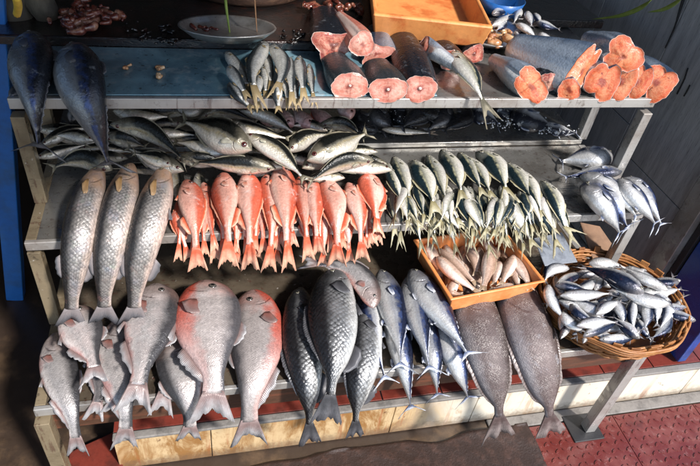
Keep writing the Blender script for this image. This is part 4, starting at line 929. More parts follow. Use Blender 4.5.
# second layer below, third layer tails; laid along the same slanting line
x2 = [392, 404, 417, 430, 444, 458, 470, 484, 497, 510, 523, 536, 549]
for i, x in enumerate(x2):
    t = (x - 385) / 180; y = 190 + 18 * math.sin(t * 2.2) + 10 * t + (i % 2) * 5; d = 8 + 8 * t
    w_ = ['under the left end of the front row', 'below the dark scad', 'below the white flanked scad', 'below the broad cream scad', 'below the blue black backed one', 'under the brightest blue one', 'below the greenish scad', 'below the bulging white scad', 'right of the bulging white scad tail', 'below the brownish silver one', 'under the narrow red gilled one', 'left of the rightmost scad belly', 'under the rightmost scad tail'][i]
    F_('scad', [(x - 3, y - 24), (x + d, y + 4), (x + d * 1.8 + 3 * math.sin(i * 5), y + 36)], 'mid', .004, 16 + 2 * math.sin(i * 3), 'silver scad in the second layer ' + w_, g, nm='scad', flip=-1 if i % 3 else 1, roll=.3 * math.sin(i * 2.1))
x3 = [388, 398, 409, 420, 431, 443, 454, 465, 477, 488, 499, 511, 522, 532, 543]
for i, x in enumerate(x3):
    t = (x - 385) / 180; y = 204 + 6 * math.sin(t * 3) + 6 * (i % 3); d = 5 + 7 * t + 4 * math.sin(i * 4.3)
    F_('scad', [(x - 2, y - 22), (x + d, y + 12), (x + d * 1.7, y + 45 - 8 * t)], 'mid', -.004, 14, ORD[i] + ' hanging scad tail from the left, lowest layer of the scads', g, nm='scad', flip=1 if i % 2 else -1, roll=.5 * math.sin(i * 3.3), tailturn=.5 * math.sin(i * 2.7), detail=False)
sr = random.Random(8)
for k in range(44):
    x = sr.uniform(396, 556); t = (x - 385) / 180; y = 203 + 12 * math.sin(t * 2.5) + sr.uniform(-4, 8); a = PI / 2 + sr.uniform(-.7, .4); L = sr.uniform(22, 28)
    F_('scad', [(x - L * math.cos(a), y - L * math.sin(a)), (x, y), (x + L * math.cos(a), y + L * math.sin(a))], 'mid', .004 + .022 * sr.random(), 12, 'scad tail jutting from the jumble of forked tails above the tray', 'scad tails in the jumble', nm='scad', flip=1 if k % 2 else -1, roll=sr.uniform(-.7, .7), tailturn=sr.uniform(-.9, .9), detail=False)
for i, (p, w, l) in enumerate(A): F_('scad', p, 'mid', .03, w, l, g, nm='scad', flip=-1, roll=.12 * math.sin(i * 2.3))

# ---- bonitos at the right end of the middle shelf
g = 'bonitos at the right end of the middle shelf'
for p, o, w, l, fl in [([(612, 158), (590, 158), (556, 162)], .0, 25, 'grey bonito lying highest, tail to the left', -1), ([(580, 186), (606, 198), (630, 232)], .0, 30, 'dark backed bonito at the bottom of the bonito pile', -1),
    ([(622, 172), (600, 172), (560, 178)], .03, 14, 'slim white bonito lying across the pile, tail to the left', 1), ([(580, 176), (612, 188), (640, 222)], .02, 20, 'bonito with a mottled blue back in the pile middle', 1),
    ([(581, 188), (602, 202), (622, 238)], .03, 25, 'white bellied bonito hanging off the shelf front', 1), ([(616, 180), (636, 198), (658, 228)], .03, 21, 'blue backed bonito with a white flank at the pile right', 1),
    ([(624, 178), (642, 190), (664, 230)], .0, 18, 'deep blue bonito outermost on the right, over the shelf corner', 1)]:
    F_('bonito', p, 'mid', o, w, l, g, nm='bonito', flip=fl, roll=.1)

# ---- bottom shelf, left: big grey and red pacu
g = 'big grey red fish on the bottom shelf'
B = [('pacu', [(98, 330), (104, 360), (98, 400), (92, 424)], 0, 34, 'dim greenish fish wedged behind the two leftmost ones', 1, .0),
 ('pacu', [(122, 318), (118, 356), (126, 408), (124, 452)], 0, 46, 'half covered fish with a torn red fin and a broad pale tail', 1, .02),
 ('pacu', [(172, 338), (180, 372), (190, 412), (188, 444)], 0, 46, 'small pale fish behind the pair of big red ones', -1, .0),
 ('pacu', [(58, 332), (57, 362), (72, 412), (78, 460)], .0, 40, 'grey fish at the far left end of the bottom shelf', 1, .02),
 ('pacu', [(74, 306), (82, 332), (94, 362), (94, 388)], .07, 46, 'grey fish with a reddish tail below the first mullet', 1, .05),
 ('pacu', [(158, 284), (153, 322), (141, 370), (132, 418)], .06, 56, 'big silver grey fish below the third mullet', 1, .03),
 ('redpacu', [(252, 290), (258, 330), (250, 392), (249, 448)], .0, 56, 'red faced silver fish right of the largest one', -1, 0),
 ('redpacu', [(206, 281), (208, 322), (214, 376), (211, 428)], .05, 70, 'largest deep bodied fish with a red edge, near the shelf middle', 1, 0)]
B = [('pacu', [(140, 326), (132, 366), (118, 398), (110, 420)], 0, 40, 'pale flanked fish almost hidden beneath the big silver grey one', 1, .2),
 ('pacu', [(176, 310), (172, 350), (164, 392), (160, 420)], 0, 40, 'dim fish wedged between the silver grey and the largest fish', -1, -.2)] + B
for k, p, o, w, l, fl, ro in B: F_(k, p, 'bot', o, w, l, g, nm='pacu', skin_m=S_dpacu if l.startswith('dim') else None, flip=fl, roll=ro)
# ---- dark scaly fish
g = 'dark scaly fish on the bottom shelf'
F_('carp', [(300, 288), (300, 330), (308, 390), (310, 447)], 'bot', .0, 40, 'black scaly fish, left one of the three dark scaly fish', g, nm='scaly_fish', flip=-1)
F_('carp', [(362, 305), (366, 345), (357, 395), (355, 440)], 'bot', .0, 35, 'dark blue grey scaly fish beside the bonitos', g, nm='scaly_fish', flip=-1)
F_('carp', [(336, 270), (332, 310), (334, 362), (326, 426)], 'bot', .05, 51, 'large dark scaly fish with a pale flank between its two neighbours', g, nm='scaly_fish', flip=-1)
F_('pacu', [(374, 308), (366, 284), (346, 266), (296, 262)], 'bed', .03, 24, 'slim purple grey fish curved above the dark scaly fish', None, nm='purple_fish', flip=-1)
# ---- bonitos on the bottom shelf
g = 'bonitos hanging off the bottom shelf'
for p, o, w, l, fl in [([(388, 300), (400, 345), (412, 416)], .0, 26, 'bonito under the two upright left bonitos, tail lowest of all', 1), ([(424, 312), (432, 350), (438, 402)], .0, 25, 'blue bonito in the middle with a wide pale tail', 1),
    ([(440, 318), (452, 350), (470, 404)], .0, 26, 'bonito under the right slanting one, tail on the cream kerb', 1), ([(364, 282), (372, 330), (388, 390)], .02, 25, 'dark bonito next to the dark scaly fish', -1),
    ([(408, 276), (416, 312), (432, 380)], .045, 27, 'grey bonito standing upright left of the slanting one', 1), ([(380, 270), (394, 312), (402, 378)], .04, 30, 'white bellied bonito with its head by the scaly fish', 1),
    ([(410, 270), (434, 304), (474, 364)], .06, 31, 'large grey bonito slanting down beside the orange tray', 1)]:
    F_('bonito', p, 'bot', o, w, l, g, nm='bonito', flip=fl)
# ---- two brown fish under the tray
g = 'brown speckled fish below the orange tray'
F_('jack', [(458, 262), (478, 325), (498, 390), (498, 442)], 'bot', .0, 49, 'brown speckled fish hanging below the orange tray, left one', g, nm='speckled_fish', flip=1)
F_('jack', [(505, 262), (527, 325), (547, 390), (550, 440)], 'bot', .0, 50, 'brown speckled fish hanging between tray and wicker basket', g, nm='speckled_fish', flip=1)

# ---- orange tray with its fish
def rect_from(px4, z):
    q = [at_z(x, y, z) for x, y in px4]; c = sum(q) / 4; u = _n((q[1] - q[0]) + (q[2] - q[3])); lw = (np.linalg.norm(q[1] - q[0]) + np.linalg.norm(q[2] - q[3])) / 2
    v = np.array([-u[1], u[0], 0]); ld = (abs((q[3] - q[0]).dot(v)) + abs((q[2] - q[1]).dot(v))) / 2
    return c, u, v, lw / 2, ld / 2
tc, tu, tv_, th_w, th_d = rect_from([(456, 297), (545, 281), (500, 226), (411, 241)], .635)
TZ0, TZ1 = .568, .635
def tpt(a, b, z): p = tc + tu * a * th_w + tv_ * b * th_d; return np.array([p[0], p[1], z])
def tray_ring(k, z): return [tpt(-k, -k, z), tpt(k, -k, z), tpt(k, k, z), tpt(-k, k, z)]
tr = empty('orange_tray', tuple(tpt(0, 0, TZ0)), 'shallow orange plastic tray of small brown fish', 'tray')
prof = [(.90, TZ0), (.97, TZ1 - .006), (1.03, TZ1 - .006), (1.03, TZ1), (.965, TZ1), (.945, TZ1 - .008), (.87, TZ0 + .006)]
V = []; 
for k, z in prof: V += tray_ring(k, z)
f = []
for i in range(len(prof) - 1):
    for k in range(4): f.append((i * 4 + k, i * 4 + (k + 1) % 4, i * 4 + 4 + (k + 1) % 4, i * 4 + 4 + k))
f += [(3, 2, 1, 0), tuple((len(prof) - 1) * 4 + k for k in range(4))]
gg = Geo(); gg.add(V, f); gg.build('tray_shell', M_orange, tr, .004)
SH['tray'] = [(3.0, TZ0 + .008), (-1.0, TZ0 + .008)]
g = 'small brown fish in the orange tray'
TR = [([(424, 242), (434, 262), (440, 284)], .0, 11, 'small fish along the left wall of the tray'), ([(446, 246), (456, 262), (470, 280)], .0, 10, 'small fish buried at the tray left back'),
 ([(448, 298), (452, 284), (450, 262)], .0, 9, 'small fish in the tray front left corner'), ([(484, 236), (492, 254), (498, 276)], .0, 11, 'small fish standing behind the central one'),
 ([(512, 262), (516, 278), (521, 290)], .0, 11, 'small fish leaning on the tray right wall'), ([(515, 258), (524, 272), (530, 288)], .012, 12, 'small fish nearest the tray right front corner'),
 ([(440, 250), (456, 264), (478, 284)], .012, 12, 'long small fish slanting across the left of the tray'), ([(428, 244), (434, 256), (441, 272)], .014, 12, 'upright small fish at the tray back left'),
 ([(466, 246), (474, 258), (476, 274)], .012, 12, 'small fish curving down behind the long slanting pair'), ([(479, 248), (481, 260), (481, 276)], .008, 9, 'thin small fish left of the central one'),
 ([(499, 262), (496, 272), (494, 284)], .01, 12, 'stubby small fish right of the central one'), ([(512, 284), (500, 287), (490, 286)], .012, 8, 'small fish lying flat against the tray front wall'),
 ([(456, 280), (452, 290), (464, 292)], .012, 10, 'small fish curled in a hook at the tray front'), ([(440, 258), (456, 274), (480, 292)], .024, 13, 'longest small fish slanting to the tray front wall'),
 ([(513, 256), (508, 268), (501, 284)], .022, 12, 'small fish tilted with its tail up at the tray right'), ([(490, 250), (488, 268), (482, 290)], .026, 14, 'central plump small fish pointing at the tray front')]
TR = [([tuple(np.array(q) + (np.array(q) - np.mean(p, axis=0)) * .16 + np.array([0, 1.5])) for q in p], o + .008, w, l) for p, o, w, l in TR]
wr = random.Random(31)
for k in range(16):
    a = PI / 2 + wr.uniform(-.35, .7) * (-1); x = 436 + 80 * (k + .5) / 16; y = 262 + wr.uniform(-4, 12) + (6 if x < 480 else 0); L = wr.uniform(17, 21)
    F_('goatfish', [(x - L * math.cos(a), y - L * math.sin(a)), (x, y), (x + L * math.cos(a), y + L * math.sin(a))], 'tray', -.004, 10, 'small fish buried in the orange tray under the others', 'small fish buried in the orange tray', nm='brown_fish', flip=1 if k % 2 else -1, detail=False, roll=wr.uniform(-.3, .3))
for i, (p, o, w, l) in enumerate(TR): F_('goatfish', p, 'tray', o, w, l, g, nm='brown_fish', wk=1.05, flip=1 if i % 2 else -1, detail=False, roll=.2 * math.sin(i * 2))

# ---- wicker basket
bc = at_z(614, 296, .575); bc[2] = .482; BR, BB, BH = .216, .165, .095; EY = .93
bk = empty('wicker_basket', tuple(bc), 'round brown wicker basket full of silver fish at the right end', 'basket')
def br(h): return BB + (BR - BB) * (h / BH) ** .7
Geo().lathe(bc, [(.0005, .001), (BB * .6, .001), (BB, .002), (BB + .002, .010), (BB - .004, .012), (.0005, .012)]).build('basket_floor', M_wickd, bk, smooth=True)
NS = 26
for j in range(15):
    h = .007 + j * .0058; pts = []
    for k in range(NS * 6):
        a = 2 * PI * k / (NS * 6); s = math.sin(a * NS / 2 + PI * (j % 2)); r = br(h) + .0045 * s + .0015 * math.sin(a * 7 + j * 2); pts.append(bc + np.array([r * math.cos(a), r * math.sin(a), h + .0018 * math.sin(a * 5 + j * 1.7)]))
    Geo().tube(pts, .0031, 6, True).build('woven_hoop', M_wicker, bk, smooth=True)
wr = random.Random(5)
for k in range(NS):
    a = 2 * PI * (k + .5) / NS; t = np.array([math.cos(a), math.sin(a), 0]); sd = np.array([-t[1], t[0], 0]); hh = BH + wr.uniform(.002, .018); hw = wr.uniform(.009, .014)
    vs = []
    for h in (.004, .035, .065, hh):
        c = bc + t * br(min(h, BH)) + np.array([0, 0, h])
        for sx, sy in ((-1, -1), (1, -1), (1, 1), (-1, 1)): vs.append(c + sd * sx * hw * (.8 + .2 * h / BH) + t * sy * .0028)
    f = [(3, 2, 1, 0), (12, 13, 14, 15)]
    for i in range(3):
        for q in range(4): f.append((i*4+q, i*4+(q+1)%4, i*4+4+(q+1)%4, i*4+4+q))
    Geo().add(vs, f).build('stake', M_wicker if k % 3 else M_wickd, bk, .0012)
for dz, rr_ in ((.084, .009), (.091, -.007), (.083, -.010), (.091, .007), (.077, .011)):
    pts = [bc + np.array([(br(dz) + rr_ + .003 * math.sin(a * 9)) * math.cos(a), (br(dz) + rr_ + .003 * math.sin(a * 9)) * math.sin(a), dz + .003 * math.sin(a * 6 + rr_ * 300)]) for a in np.linspace(0, 2 * PI, 120, endpoint=False)]
    Geo().tube(pts, .0040, 7, True).build('rim', M_wicker, bk, smooth=True)
# heap of herring: sheet is a shallow mound
for o_ in bk.children:
    for v_ in o_.data.vertices: v_.co.y = bc[1] + (v_.co.y - bc[1]) * EY
SH['bask'] = [(3.0, .558), (1.11, .574), (1.0, .586), (.88, .574), (.80, .556), (-1, .55)]
g = 'silver fish in the wicker basket'
bx, by = 614, 296
KF = [([(556, 284), (574, 274), (592, 270)], .0, 11, 'silver fish at the basket back left, under the curled red gilled one'), ([(590, 262), (606, 262), (628, 268)], .0, 12, 'dark fish against the basket back rim'), ([(664, 288), (650, 280), (632, 272)], .0, 12, 'pale fish against the basket right back rim'),
 ([(560, 312), (570, 322), (588, 332)], .0, 12, 'silver fish down in the basket front left'), ([(600, 338), (616, 338), (640, 334)], .0, 12, 'silver fish low along the basket front rim'), ([(668, 316), (662, 328), (648, 338)], .0, 13, 'broad silver fish at the basket right front'),
 ([(662, 300), (664, 314), (656, 330)], .006, 13, 'pale fish pointing away at the right rim of the basket'), ([(560, 300), (580, 308), (604, 318)], .0, 12, 'grey fish in the left half of the basket mound'), ([(628, 320), (630, 306), (634, 290)], .0, 13, 'fish standing across the right middle of the basket'),
 ([(547, 286), (552, 302), (566, 322)], .006, 13, 'red stained fish bent along the basket left rim'), ([(566, 268), (550, 268), (543, 282)], .016, 13, 'curled fish with open red gills on the basket left rim'), ([(574, 290), (590, 282), (604, 274)], .012, 12, 'short fish with a pale belly at the left back of the mound'),
 ([(594, 288), (600, 278), (598, 272)], .016, 9, 'small curled fish near the basket back'), ([(606, 276), (612, 282), (620, 292)], .01, 9, 'reddish small fish in the back middle of the basket'), ([(600, 312), (582, 304), (566, 298)], .014, 13, 'fish with a blue stripe in the left of the mound'),
 ([(636, 336), (622, 324), (610, 314)], .012, 13, 'blue backed fish slanting to the basket front'), ([(584, 334), (600, 326), (622, 318)], .012, 13, 'silver fish with a forked tail at the basket front'), ([(614, 300), (620, 312), (622, 326)], .02, 12, 'dark blue fish bent downward at the mound centre'),
 ([(632, 300), (630, 318), (636, 336)], .02, 12, 'dark blue fish standing beside the bent one'), ([(644, 302), (646, 316), (642, 330)], .018, 13, 'short silver fish beside the two dark blue ones'), ([(654, 298), (654, 310), (656, 326)], .018, 14, 'broad white fish with its head at the right rim'),
 ([(578, 324), (598, 320), (618, 322)], .024, 12, 'long pale fish lying level near the basket front'), ([(556, 284), (572, 286), (592, 292)], .02, 11, 'small silver fish at the left of the level one'), ([(562, 294), (584, 293), (612, 292)], .03, 13, 'long silver fish lying level across the basket left half'),
 ([(664, 302), (640, 297), (608, 286)], .032, 15, 'bright silver fish lying across the basket right half'), ([(638, 291), (614, 276), (578, 265)], .036, 19, 'largest fish in the basket with a blue cheek, tail to the back'), ([(658, 284), (640, 276), (616, 264)], .026, 12, 'silver fish along the back right rim of the basket'),
 ([(596, 312), (606, 304), (622, 300)], .03, 13, 'plump silver fish at the centre of the basket'), ([(570, 304), (580, 314), (598, 322)], .02, 11, 'dark backed fish at the mound lower left')]
kr = random.Random(4)
for k in range(62):
    q = kr.uniform(0, 2 * PI); rr_ = 60 * math.sqrt(kr.random()); x, y = 616 + rr_ * 1.02 * math.cos(q), 303 + rr_ * .59 * math.sin(q); a = kr.uniform(0, 2 * PI); L = kr.uniform(20, 26)
    F_('herring', [(x - L * math.cos(a), y - L * .7 * math.sin(a)), (x, y), (x + L * math.cos(a), y + L * .7 * math.sin(a))], 'bask', -.016, 11, 'silver fish buried low in the basket with only slivers showing', 'fish buried in the basket', nm='silver_fish', flip=1 if k % 2 else -1, roll=kr.uniform(-.4, .4), detail=False)
KF = [([tuple(np.array(q) + (np.array(q) - np.mean(p, axis=0)) * .14 + np.array([1.5, 1.5])) for q in p], o, w, l) for p, o, w, l in KF]
for i, (p, o, w, l) in enumerate(KF): F_('herring', p, 'bask', o + .008, w, l, g, nm='silver_fish', wk=1.0, flip=1 if i % 2 else -1, detail=False, roll=.25 * math.sin(i * 2.2))
for x, y, l in ((607, 258, 'pale fish tail sticking up at the basket back rim'), (622, 262, 'pale fish tail sticking up right of the other upright tail')):
    p0 = at_z(x, y + 14, .56); p1 = p0 + np.array([.002, -.01, .06])
    pass

# ---- cut fish on the top shelf
C_ = chunk
C_('long black fish piece cut square, lying from the crate to the rail', (420, 89), (394, 24), 34, 27, .1, S_black, M_pink, taper=.85, bulge=.3)
C_('large cut fish with open bloody belly behind the pale steaks', (334, 46), (322, 12), 42, 30, .1, S_black, M_gut, 'tri', .7, zoff=.02, bone=False)
C_('reddish pink fish fillet slab leaning on the bloody cut fish', (362, 44), (338, 14), 26, 24, .5, M_pink, M_pink, 'slab', .4, zoff=.05, backz=.06, bone=False)
C_('blue backed cut piece with a torn pink face', (376, 54), (374, 28), 32, 18, .35, S_blue, M_pink, 'tri', .75, zoff=.01, bone=False)
C_('grey fish steak with a white bone, leftmost on the rail', (350, 86), (333, 58), 38, 26, 0, S_grey, M_pink, taper=.72)
C_('grey fish steak with a white bone beside the long black piece', (388, 90), (374, 64), 40, 25, .05, S_grey, M_pink, taper=.75)
C_('blue grey tail piece with a small pink cut lying below the orange crate', (424, 45), (466, 72), 15, 17, -.3, S_blue, M_pink, 'slab', .6, zoff=.03, backz=.03, bone=False)
C_('dark cut piece behind the silver fish', (452, 60), (436, 42), 26, 20, 0, S_black, M_gut, taper=.8, bone=False)
C_('small red stump beside the silver fish', (474, 54), (462, 46), 22, 17, .3, S_black, M_gut, 'slab', .7, bone=False)
C_('blue headed cut fish with an open orange gill', (530, 86), (492, 60), 46, 30, -.9, S_blue, M_orangeflesh, 'lobe3', .45, bone=False)
C_('dark cut piece lying behind the orange gilled fish', (548, 82), (530, 58), 20, 18, 0, S_black, M_gut, taper=.5, bone=False)
C_('long pale blue body with a tall slanting orange cut', (580, 72), (508, 44), 27, 60, -.6, S_blue, M_orangeflesh, 'lobe2', .45, zoff=-.01, bone=False, bulge=.05, toward=.3)
C_('small blood red cut below the tall slanting one', (569, 90), (558, 68), 22, 22, .3, S_blue, M_orangeflesh, 'slab', .45, bone=False)
C_('blue cut piece lying on top of the row of orange cuts', (622, 57), (586, 38), 42, 38, -.6, S_blue, M_orangeflesh, 'lobe3', .45, zoff=.06, backz=.05, bone=False)
C_('orange cut fish nearest the tall slanting cut', (602, 82), (580, 62), 34, 38, -.35, S_blue, M_orangeflesh, 'lobe2', .45, bone=False)
C_('orange cut fish in the middle of the right hand row', (621, 82), (600, 62), 28, 38, -.45, S_blue, M_orangeflesh, 'lobe2', .45, bone=False)
C_('narrow orange cut fish second from the right end', (637, 82), (616, 62), 26, 36, -.45, S_blue, M_orangeflesh, 'lobe2', .45, bone=False)
C_('white bellied cut fish at the right end of the top shelf', (656, 83), (632, 58), 36, 36, -.6, S_blue, M_orangeflesh, 'lobe2', .45, bone=False)
F_('scad', [(452, 52), (472, 78), (484, 104), (496, 128)], 'top', .03, 24, 'whole silver fish draped over the top rail between the cut fish', None, nm='silver_fish', flip=1, fin_m=F_olive)

# ---- things at the back of the top shelf
SH['bench'] = [(3, 1.084), (-1, 1.084)]
pc = at_z(228, 35, 1.105)
pt = empty('metal_plate', tuple(pc), 'round grey metal plate with a rolled rim on the black bench', 'plate')
pr = 48 / F * (R3.T @ (pc - CAM))[2]
pg = Geo().lathe((0, 0, 0), [(.0005, 0), (pr * .78, 0), (pr * .9, .012), (pr * .985, .020), (pr, .022), (pr * .985, .0245), (pr * .95, .022), (pr * .87, .014), (pr * .76, .003), (.0005, .003)], 64)
ta = math.radians(-10); pg.v = [(x + pc[0], y * math.cos(ta) - z * math.sin(ta) + pc[1], y * math.sin(ta) + z * math.cos(ta) + 1.0845 + pr * math.sin(-ta)) for x, y, z in pg.v]
pg.build('plate_dish', M_plate, pt, smooth=True)
SH['plate'] = [(pc[1] + pr, 1.088), (pc[1] - pr, 1.088 + 2 * pr * math.sin(-ta))]
def lumps(name, spots, sheet, rad, mat, label, cat, n, seed, kind=None, zup=.0):
    global ir
    ir = random.Random(seed); G = Geo()
    for k in range(n):
        cx, cy, sx, sy = spots[k % len(spots)]
        p = on_sheet(sheet, cx + ir.gauss(0, .5) * sx, cy + ir.gauss(0, .5) * sy, rad * .5 + zup * ir.random()); r = rad * ir.uniform(.5, 1.2)
        m = 8; pts = [p + np.array([ir.uniform(-1, 1), ir.uniform(-1, 1), ir.uniform(-.15, .35)]) * r * 1.6 for _ in range(3)]
        G.tube(catmull(pts, m), [r * (.25 + .45 * math.sin(PI * (q + .6) / (m + .4))) for q in range(m)], 8)
    o = G.build(name, mat, None, smooth=True); tag(o, label, cat, kind=kind); return o
def m_scrap(name, cols):
    T = NT(name); g = T.geo(); n = T.noise(g, 34, 4, .6); f = T.noise(g, 140, 4, .6)
    c = T.ramp(T.math('ADD', T.math('MULTIPLY', n, .8), T.math('MULTIPLY', f, .2)), [(.36, cols[0]), (.5, cols[1]), (.66, cols[2])]); return T.out(c, .22, 0, T.bump(f, .4, .003), .4)
M_scrap = m_scrap('mixed_raw_scraps', [(.035, .006, .005), (.13, .03, .018), (.36, .19, .12)])
M_roe = m_scrap('tan_dried_scraps', [(.22, .07, .03), (.46, .24, .11), (.62, .46, .28)])
lumps('fish_scraps', [(84, 12, 26, 12), (100, 18, 20, 8), (72, 24, 14, 6)], 'bench', .013, M_scrap, 'heap of brown red fish scraps on the black bench', 'scraps', 70, 4, 'stuff', .035)
lumps('plate_scraps', [(200, 30, 14, 3), (204, 28, 8, 2)], 'plate', .008, M_scrap, 'few pale scraps on the round metal plate', 'scraps', 7, 5, 'stuff', .006)
lumps('sheet_scraps', [(128, 66, 2, 2), (158, 66, 4, 2), (160, 74, 5, 2), (160, 70, 4, 2)], 'top', .008, M_roe, 'small tan scraps lying on the blue sheet', 'scraps', 7, 8, 'stuff')
lumps('bench_scraps', [(150, 30, 40, 14), (300, 34, 24, 12), (160, 40, 30, 5)], 'bench', .006, M_black, 'small dark bits scattered over the black bench', 'scraps', 46, 9, 'stuff')
lumps('top_scraps', [(312, 6, 10, 5), (330, 10, 10, 6), (352, 6, 16, 6)], 'bench', .014, M_scrap, 'pale and red offcuts behind the bloody cut fish', 'scraps', 26, 10, 'stuff', .02)
# chopping block and sack in the dark
lr = .215; lc = at_z(250, 9, 1.0838) + np.array([0, lr, 0])
o = Geo().lathe((lc[0], lc[1], 1.0838), [(.001, 0), (lr * .93, 0), (lr * .98, .01), (lr, .03), (lr, .13), (lr * .98, .145), (.001, .146)], 72).build('chopping_block', M_log, None, smooth=False); tag(o, 'dark round chopping block behind the metal plate', 'block')
o.data.polygons.foreach_set('use_smooth', [True] * len(o.data.polygons))
for i, (x, y, w, h, l) in enumerate([(17, 14, 17, 34, 'brown sack in the dark corner beside the blue post'), (42, 10, 18, 36, 'brown sack behind the heads of the two tunas')]):
    c = at_z(x, 24, 1.084); rx = w / F * (R3.T @ (c - CAM))[2]; c = c + np.array([0, rx, 0]); G = []
    for q in range(14):
        t = q / 13; r = rx * (math.sin(PI * (.10 + .86 * t)) ** .5) * (1 - .25 * t) ; G.append((max(.001, r), .26 * t))
    m = Geo().lathe((c[0], c[1], 1.084), G, 40)
    m.v = [(a + .008 * math.sin(zc_ * 60 + a * 90), b + .008 * math.sin(a * 70 + zc_ * 40), zc_) for a, b, zc_ in m.v]
    s_ = empty('sack', (c[0], c[1], 1.084), l, 'sack', 'sacks in the dark corner'); m.build('sack_body', M_sack, s_, smooth=True)
    if i == 0:
        pass
o = Geo().tube(catmull([at_z(16, -4, 1.42), at_z(18, 6, 1.39), at_z(17, 14, 1.36)], 10), .006, 8).build('yellow_cord', M_yel, None, smooth=True); tag(o, 'short yellow cord hanging in front of the sacks', 'cord')
# orange foam crate
cz = 1.085
oc, ou, ov, ow, od = rect_from([(374, 13), (479, 26), (474, -34), (366, -46)], 1.167)
def opt(a, b, z): p = oc + ou * a * ow + ov * b * od; return np.array([p[0], p[1], z])
cr = empty('orange_crate', tuple(opt(0, 0, 1.09)), 'blood stained orange foam crate behind the cut fish', 'crate')
prof = [(.93, 1.095), (1.0, 1.162), (1.0, 1.168), (.93, 1.168), (.86, 1.105)]
V = []
for k, z in prof: V += [opt(-k, -k, z), opt(k, -k, z), opt(k, k, z), opt(-k, k, z)]
f = []
for i in range(len(prof) - 1):
    for k in range(4): f.append((i*4+k, i*4+(k+1)%4, i*4+4+(k+1)%4, i*4+4+k))
f += [(3, 2, 1, 0), tuple((len(prof)-1)*4 + k for k in range(4))]
Geo().add(V, f).build('crate_shell', M_polys, cr, .006)
Geo().box(-.0, .0001, 0, .0001, 0, .0001) if False else None
# shallow dish and small fish heap at the back right
SH['backr'] = [(3, 1.10), (1.9, 1.10), (1.72, 1.085), (1.6, 1.066), (-1, 1.066)]
dc = at_z(488, 30, 1.085); dr_ = 42 / F * (R3.T @ (dc - CAM))[2]
o = Geo().lathe((dc[0], dc[1], 1.0625), [(.0005, .001), (dr_ * .7, .001), (dr_ * .95, .02), (dr_, .026), (dr_ * .97, .028), (dr_ * .9, .02), (dr_ * .68, .005), (.0005, .005)], 56).build('tin_dish', M_plate, None, smooth=True); tag(o, 'shallow tin dish of tan scraps beside the orange crate', 'dish')
lumps('dish_scraps', [(492, 34, 24, 8), (500, 40, 20, 6), (484, 30, 16, 6)], 'backr', .015, M_roe, 'tan dried fish scraps in the tin dish', 'scraps', 40, 12, 'stuff', .022)
g = 'small fish heaped at the back right of the top shelf'
SF = [([(474, 14), (482, 20), (494, 24)], 'small grey fish nearest the orange crate'), ([(488, 24), (480, 18), (476, 10)], 'small pale fish at the left of the back heap'), ([(492, 14), (502, 11), (512, 10)], 'small fish lying level at the top of the back heap'),
 ([(492, 26), (502, 20), (511, 13)], 'small silver fish slanting up in the back heap'), ([(521, 9), (516, 17), (513, 26)], 'small blue fish standing on its tail in the back heap'), ([(526, 12), (530, 18), (532, 28)], 'small pale fish right of the blue standing one'),
 ([(534, 14), (538, 20), (544, 26)], 'tan small fish near the heap right side'), ([(516, 24), (528, 30), (538, 40)], 'larger silver fish curving down the heap front'), ([(536, 22), (548, 26), (562, 30)], 'small fish with its forked tail out to the right'),
 ([(538, 34), (546, 38), (558, 43)], 'white small fish at the heap lower right'), ([(514, 34), (522, 33), (530, 36)], 'short pale fish at the front of the back heap'), ([(506, 22), (500, 28), (494, 32)], 'small fish next to the tin dish rim'), ([(546, 40), (558, 42), (576, 44)], 'dull small fish lying lowest on the right')]
for i, (p, l) in enumerate(SF): F_('herring', p, 'backr', .015 + .02 * (i % 2), 9, l, g, nm='small_fish', flip=1 if i % 2 else -1, detail=False, roll=.2)
tb = at_z(503, -4, 1.14); o = Geo().lathe((tb[0], tb[1], 1.084), [(.001, 0), (.06, 0), (.075, .05), (.078, .05), (.063, .002), (.001, .003)], 40).build('blue_basin', M_bluepaint, None, smooth=True); tag(o, 'bright blue plastic basin behind the small fish heap', 'basin')
plank_b = empty('back_counter', (1.0, 2.1, .8), 'dark counter carrying the small fish heap and orange crate', 'counter')
plank('counter_top', .605, X1 + .1, 1.78, 2.6, 1.0645, 1.092, M_black, plank_b, .004)
# bits below: plastic box, cardboard, bluish block
def quad_slab(name, px4, zs, thick, mat, label, cat):
    q = [at_z(x, y, z) for (x, y), z in zip(px4, zs)]; n = _n(np.cross(q[1] - q[0], q[3] - q[0])); n = n if n[2] > 0 else -n
    o = Geo().hexa([p - n * thick for p in q] + q).build(name, mat, None, .002); tag(o, label, cat); return o
quad_slab('plastic_box_lid', [(545, 266), (578, 262), (562, 232), (534, 238)], [.62, .62, .66, .66], .004, M_box, 'cloudy grey plastic lid leaning behind the wicker basket', 'lid')
quad_slab('cardboard_sheet', [(594, 262), (618, 252), (600, 226), (580, 222)], [.56, .56, .60, .60], .004, M_card, 'brown cardboard sheet under the right end of the middle shelf', 'cardboard')
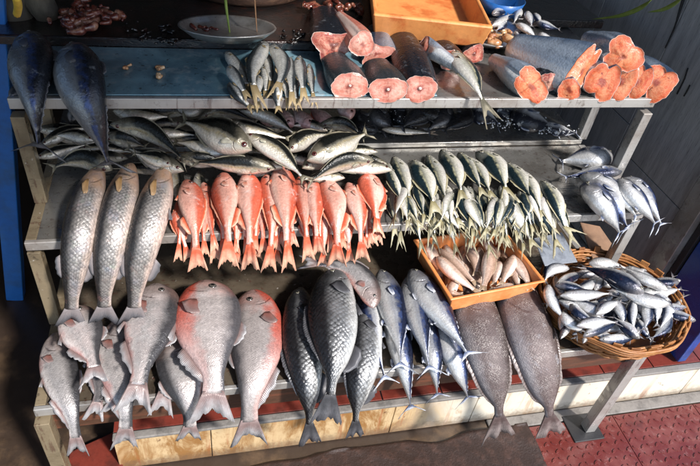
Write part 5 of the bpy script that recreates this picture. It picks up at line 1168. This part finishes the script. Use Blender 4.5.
# hanging stalks and leaf blades, close to the top edge
def blade(name, pts3, r, mat, label, cat, flat=False):
    n = 16; P_ = catmull(pts3, n); o = Geo().tube(P_, [r * (1 - .7 * i / (n - 1)) for i in range(n)], 7).build(name, mat, None, smooth=True); tag(o, label, cat)
blade('green_stalk', [at_y(222, -40, 1.58), at_y(226, 5, 1.575), at_y(230, 35, 1.57)], .006, M_leaf, 'green stalk hanging over the round metal plate', 'stalk')
blade('brown_stalk', [at_y(252, -40, 1.60), at_y(255, 5, 1.59), at_y(257, 33, 1.585)], .0032, M_twig, 'thin brown stalk hanging right of the green one', 'stalk')
def leafblade(name, pts, w, label):
    P_ = catmull(pts, 18); V = []; 
    for i, p in enumerate(P_):
        t = _n(P_[min(17, i+1)] - P_[max(0, i-1)]); s = _n(np.cross(t, np.array([.2, -.7, .6]))); ww = w * math.sin(PI * min(1, .12 + i / 17 * .88)) ** .8
        V += [p - s * ww, p + np.array([0, 0, -ww * .4]), p + s * ww]
    f = []
    for i in range(17): a = i * 3; f += [(a, a+1, a+4, a+3), (a+1, a+2, a+5, a+4)]
    o = mesh_obj(name, V, f, M_leaf); so = o.modifiers.new('s', 'SOLIDIFY'); so.thickness = .0012; tag(o, label, 'leaf', 'green blades at the upper right')
leafblade('leaf_blade', [at_x(664, -18, 1.26), at_x(648, 3, 1.26), at_x(622, 15, 1.27), at_x(592, 19, 1.28)], .007, 'longer green leaf blade hanging at the upper right')
leafblade('leaf_blade', [at_x(692, -12, 1.26), at_x(680, 0, 1.26), at_x(664, 9, 1.27), at_x(648, 12, 1.28)], .006, 'shorter green leaf blade nearest the upper right corner')
blade('dry_stem', [at_x(686, -10, WX - .012), at_x(680, 10, WX - .012), at_x(675, 26, WX - .012), at_x(665, 48, WX - .006)], .006, M_crack, 'black dry stem hanging against the slate wall', 'stem')
for i, (p, l) in enumerate([([(688, 68), (684, 80), (677, 94)], 'longest black scratch on the slate wall'), ([(690, 85), (687, 91), (684, 96)], 'short black scratch beside the longest one')]):
    o = Geo().tube(catmull([at_x(x, y, WX - .001) for x, y in p], 8), .0028, 6).build('wall_scratch', M_crack, wall, smooth=True)

# ------------------------------------------------------------------ light
W = bpy.data.worlds.new('World'); SC.world = W; W.use_nodes = True
nt = W.node_tree; bg = nt.nodes['Background']; sk = nt.nodes.new('ShaderNodeTexSky'); sk.sky_type = 'NISHITA'; sk.sun_disc = False
SUN = _n(np.array([.42, -.62, .74]))
sk.sun_elevation = math.asin(SUN[2]); sk.sun_rotation = math.atan2(SUN[0], SUN[1])
nt.links.new(sk.outputs[0], bg.inputs[0]); bg.inputs[1].default_value = .14
ld = bpy.data.lights.new('sun', 'SUN'); ld.energy = 4.2; ld.angle = math.radians(5); ld.color = (1, .95, .9)
lo = bpy.data.objects.new('sun', ld); COL.objects.link(lo); lo.rotation_euler = Vector(tuple(map(float, SUN))).to_track_quat('Z', 'Y').to_euler()
vs = SC.view_settings; vs.view_transform = 'Standard'; vs.look = 'None'; vs.gamma = 1; vs.exposure = .7; vs.use_curve_mapping = False
SC.cycles.max_bounces = 6; SC.cycles.diffuse_bounces = 3; SC.cycles.glossy_bounces = 3; SC.cycles.transmission_bounces = 4
SC.cycles.use_denoising = True; SC.cycles.sample_clamp_indirect = 4
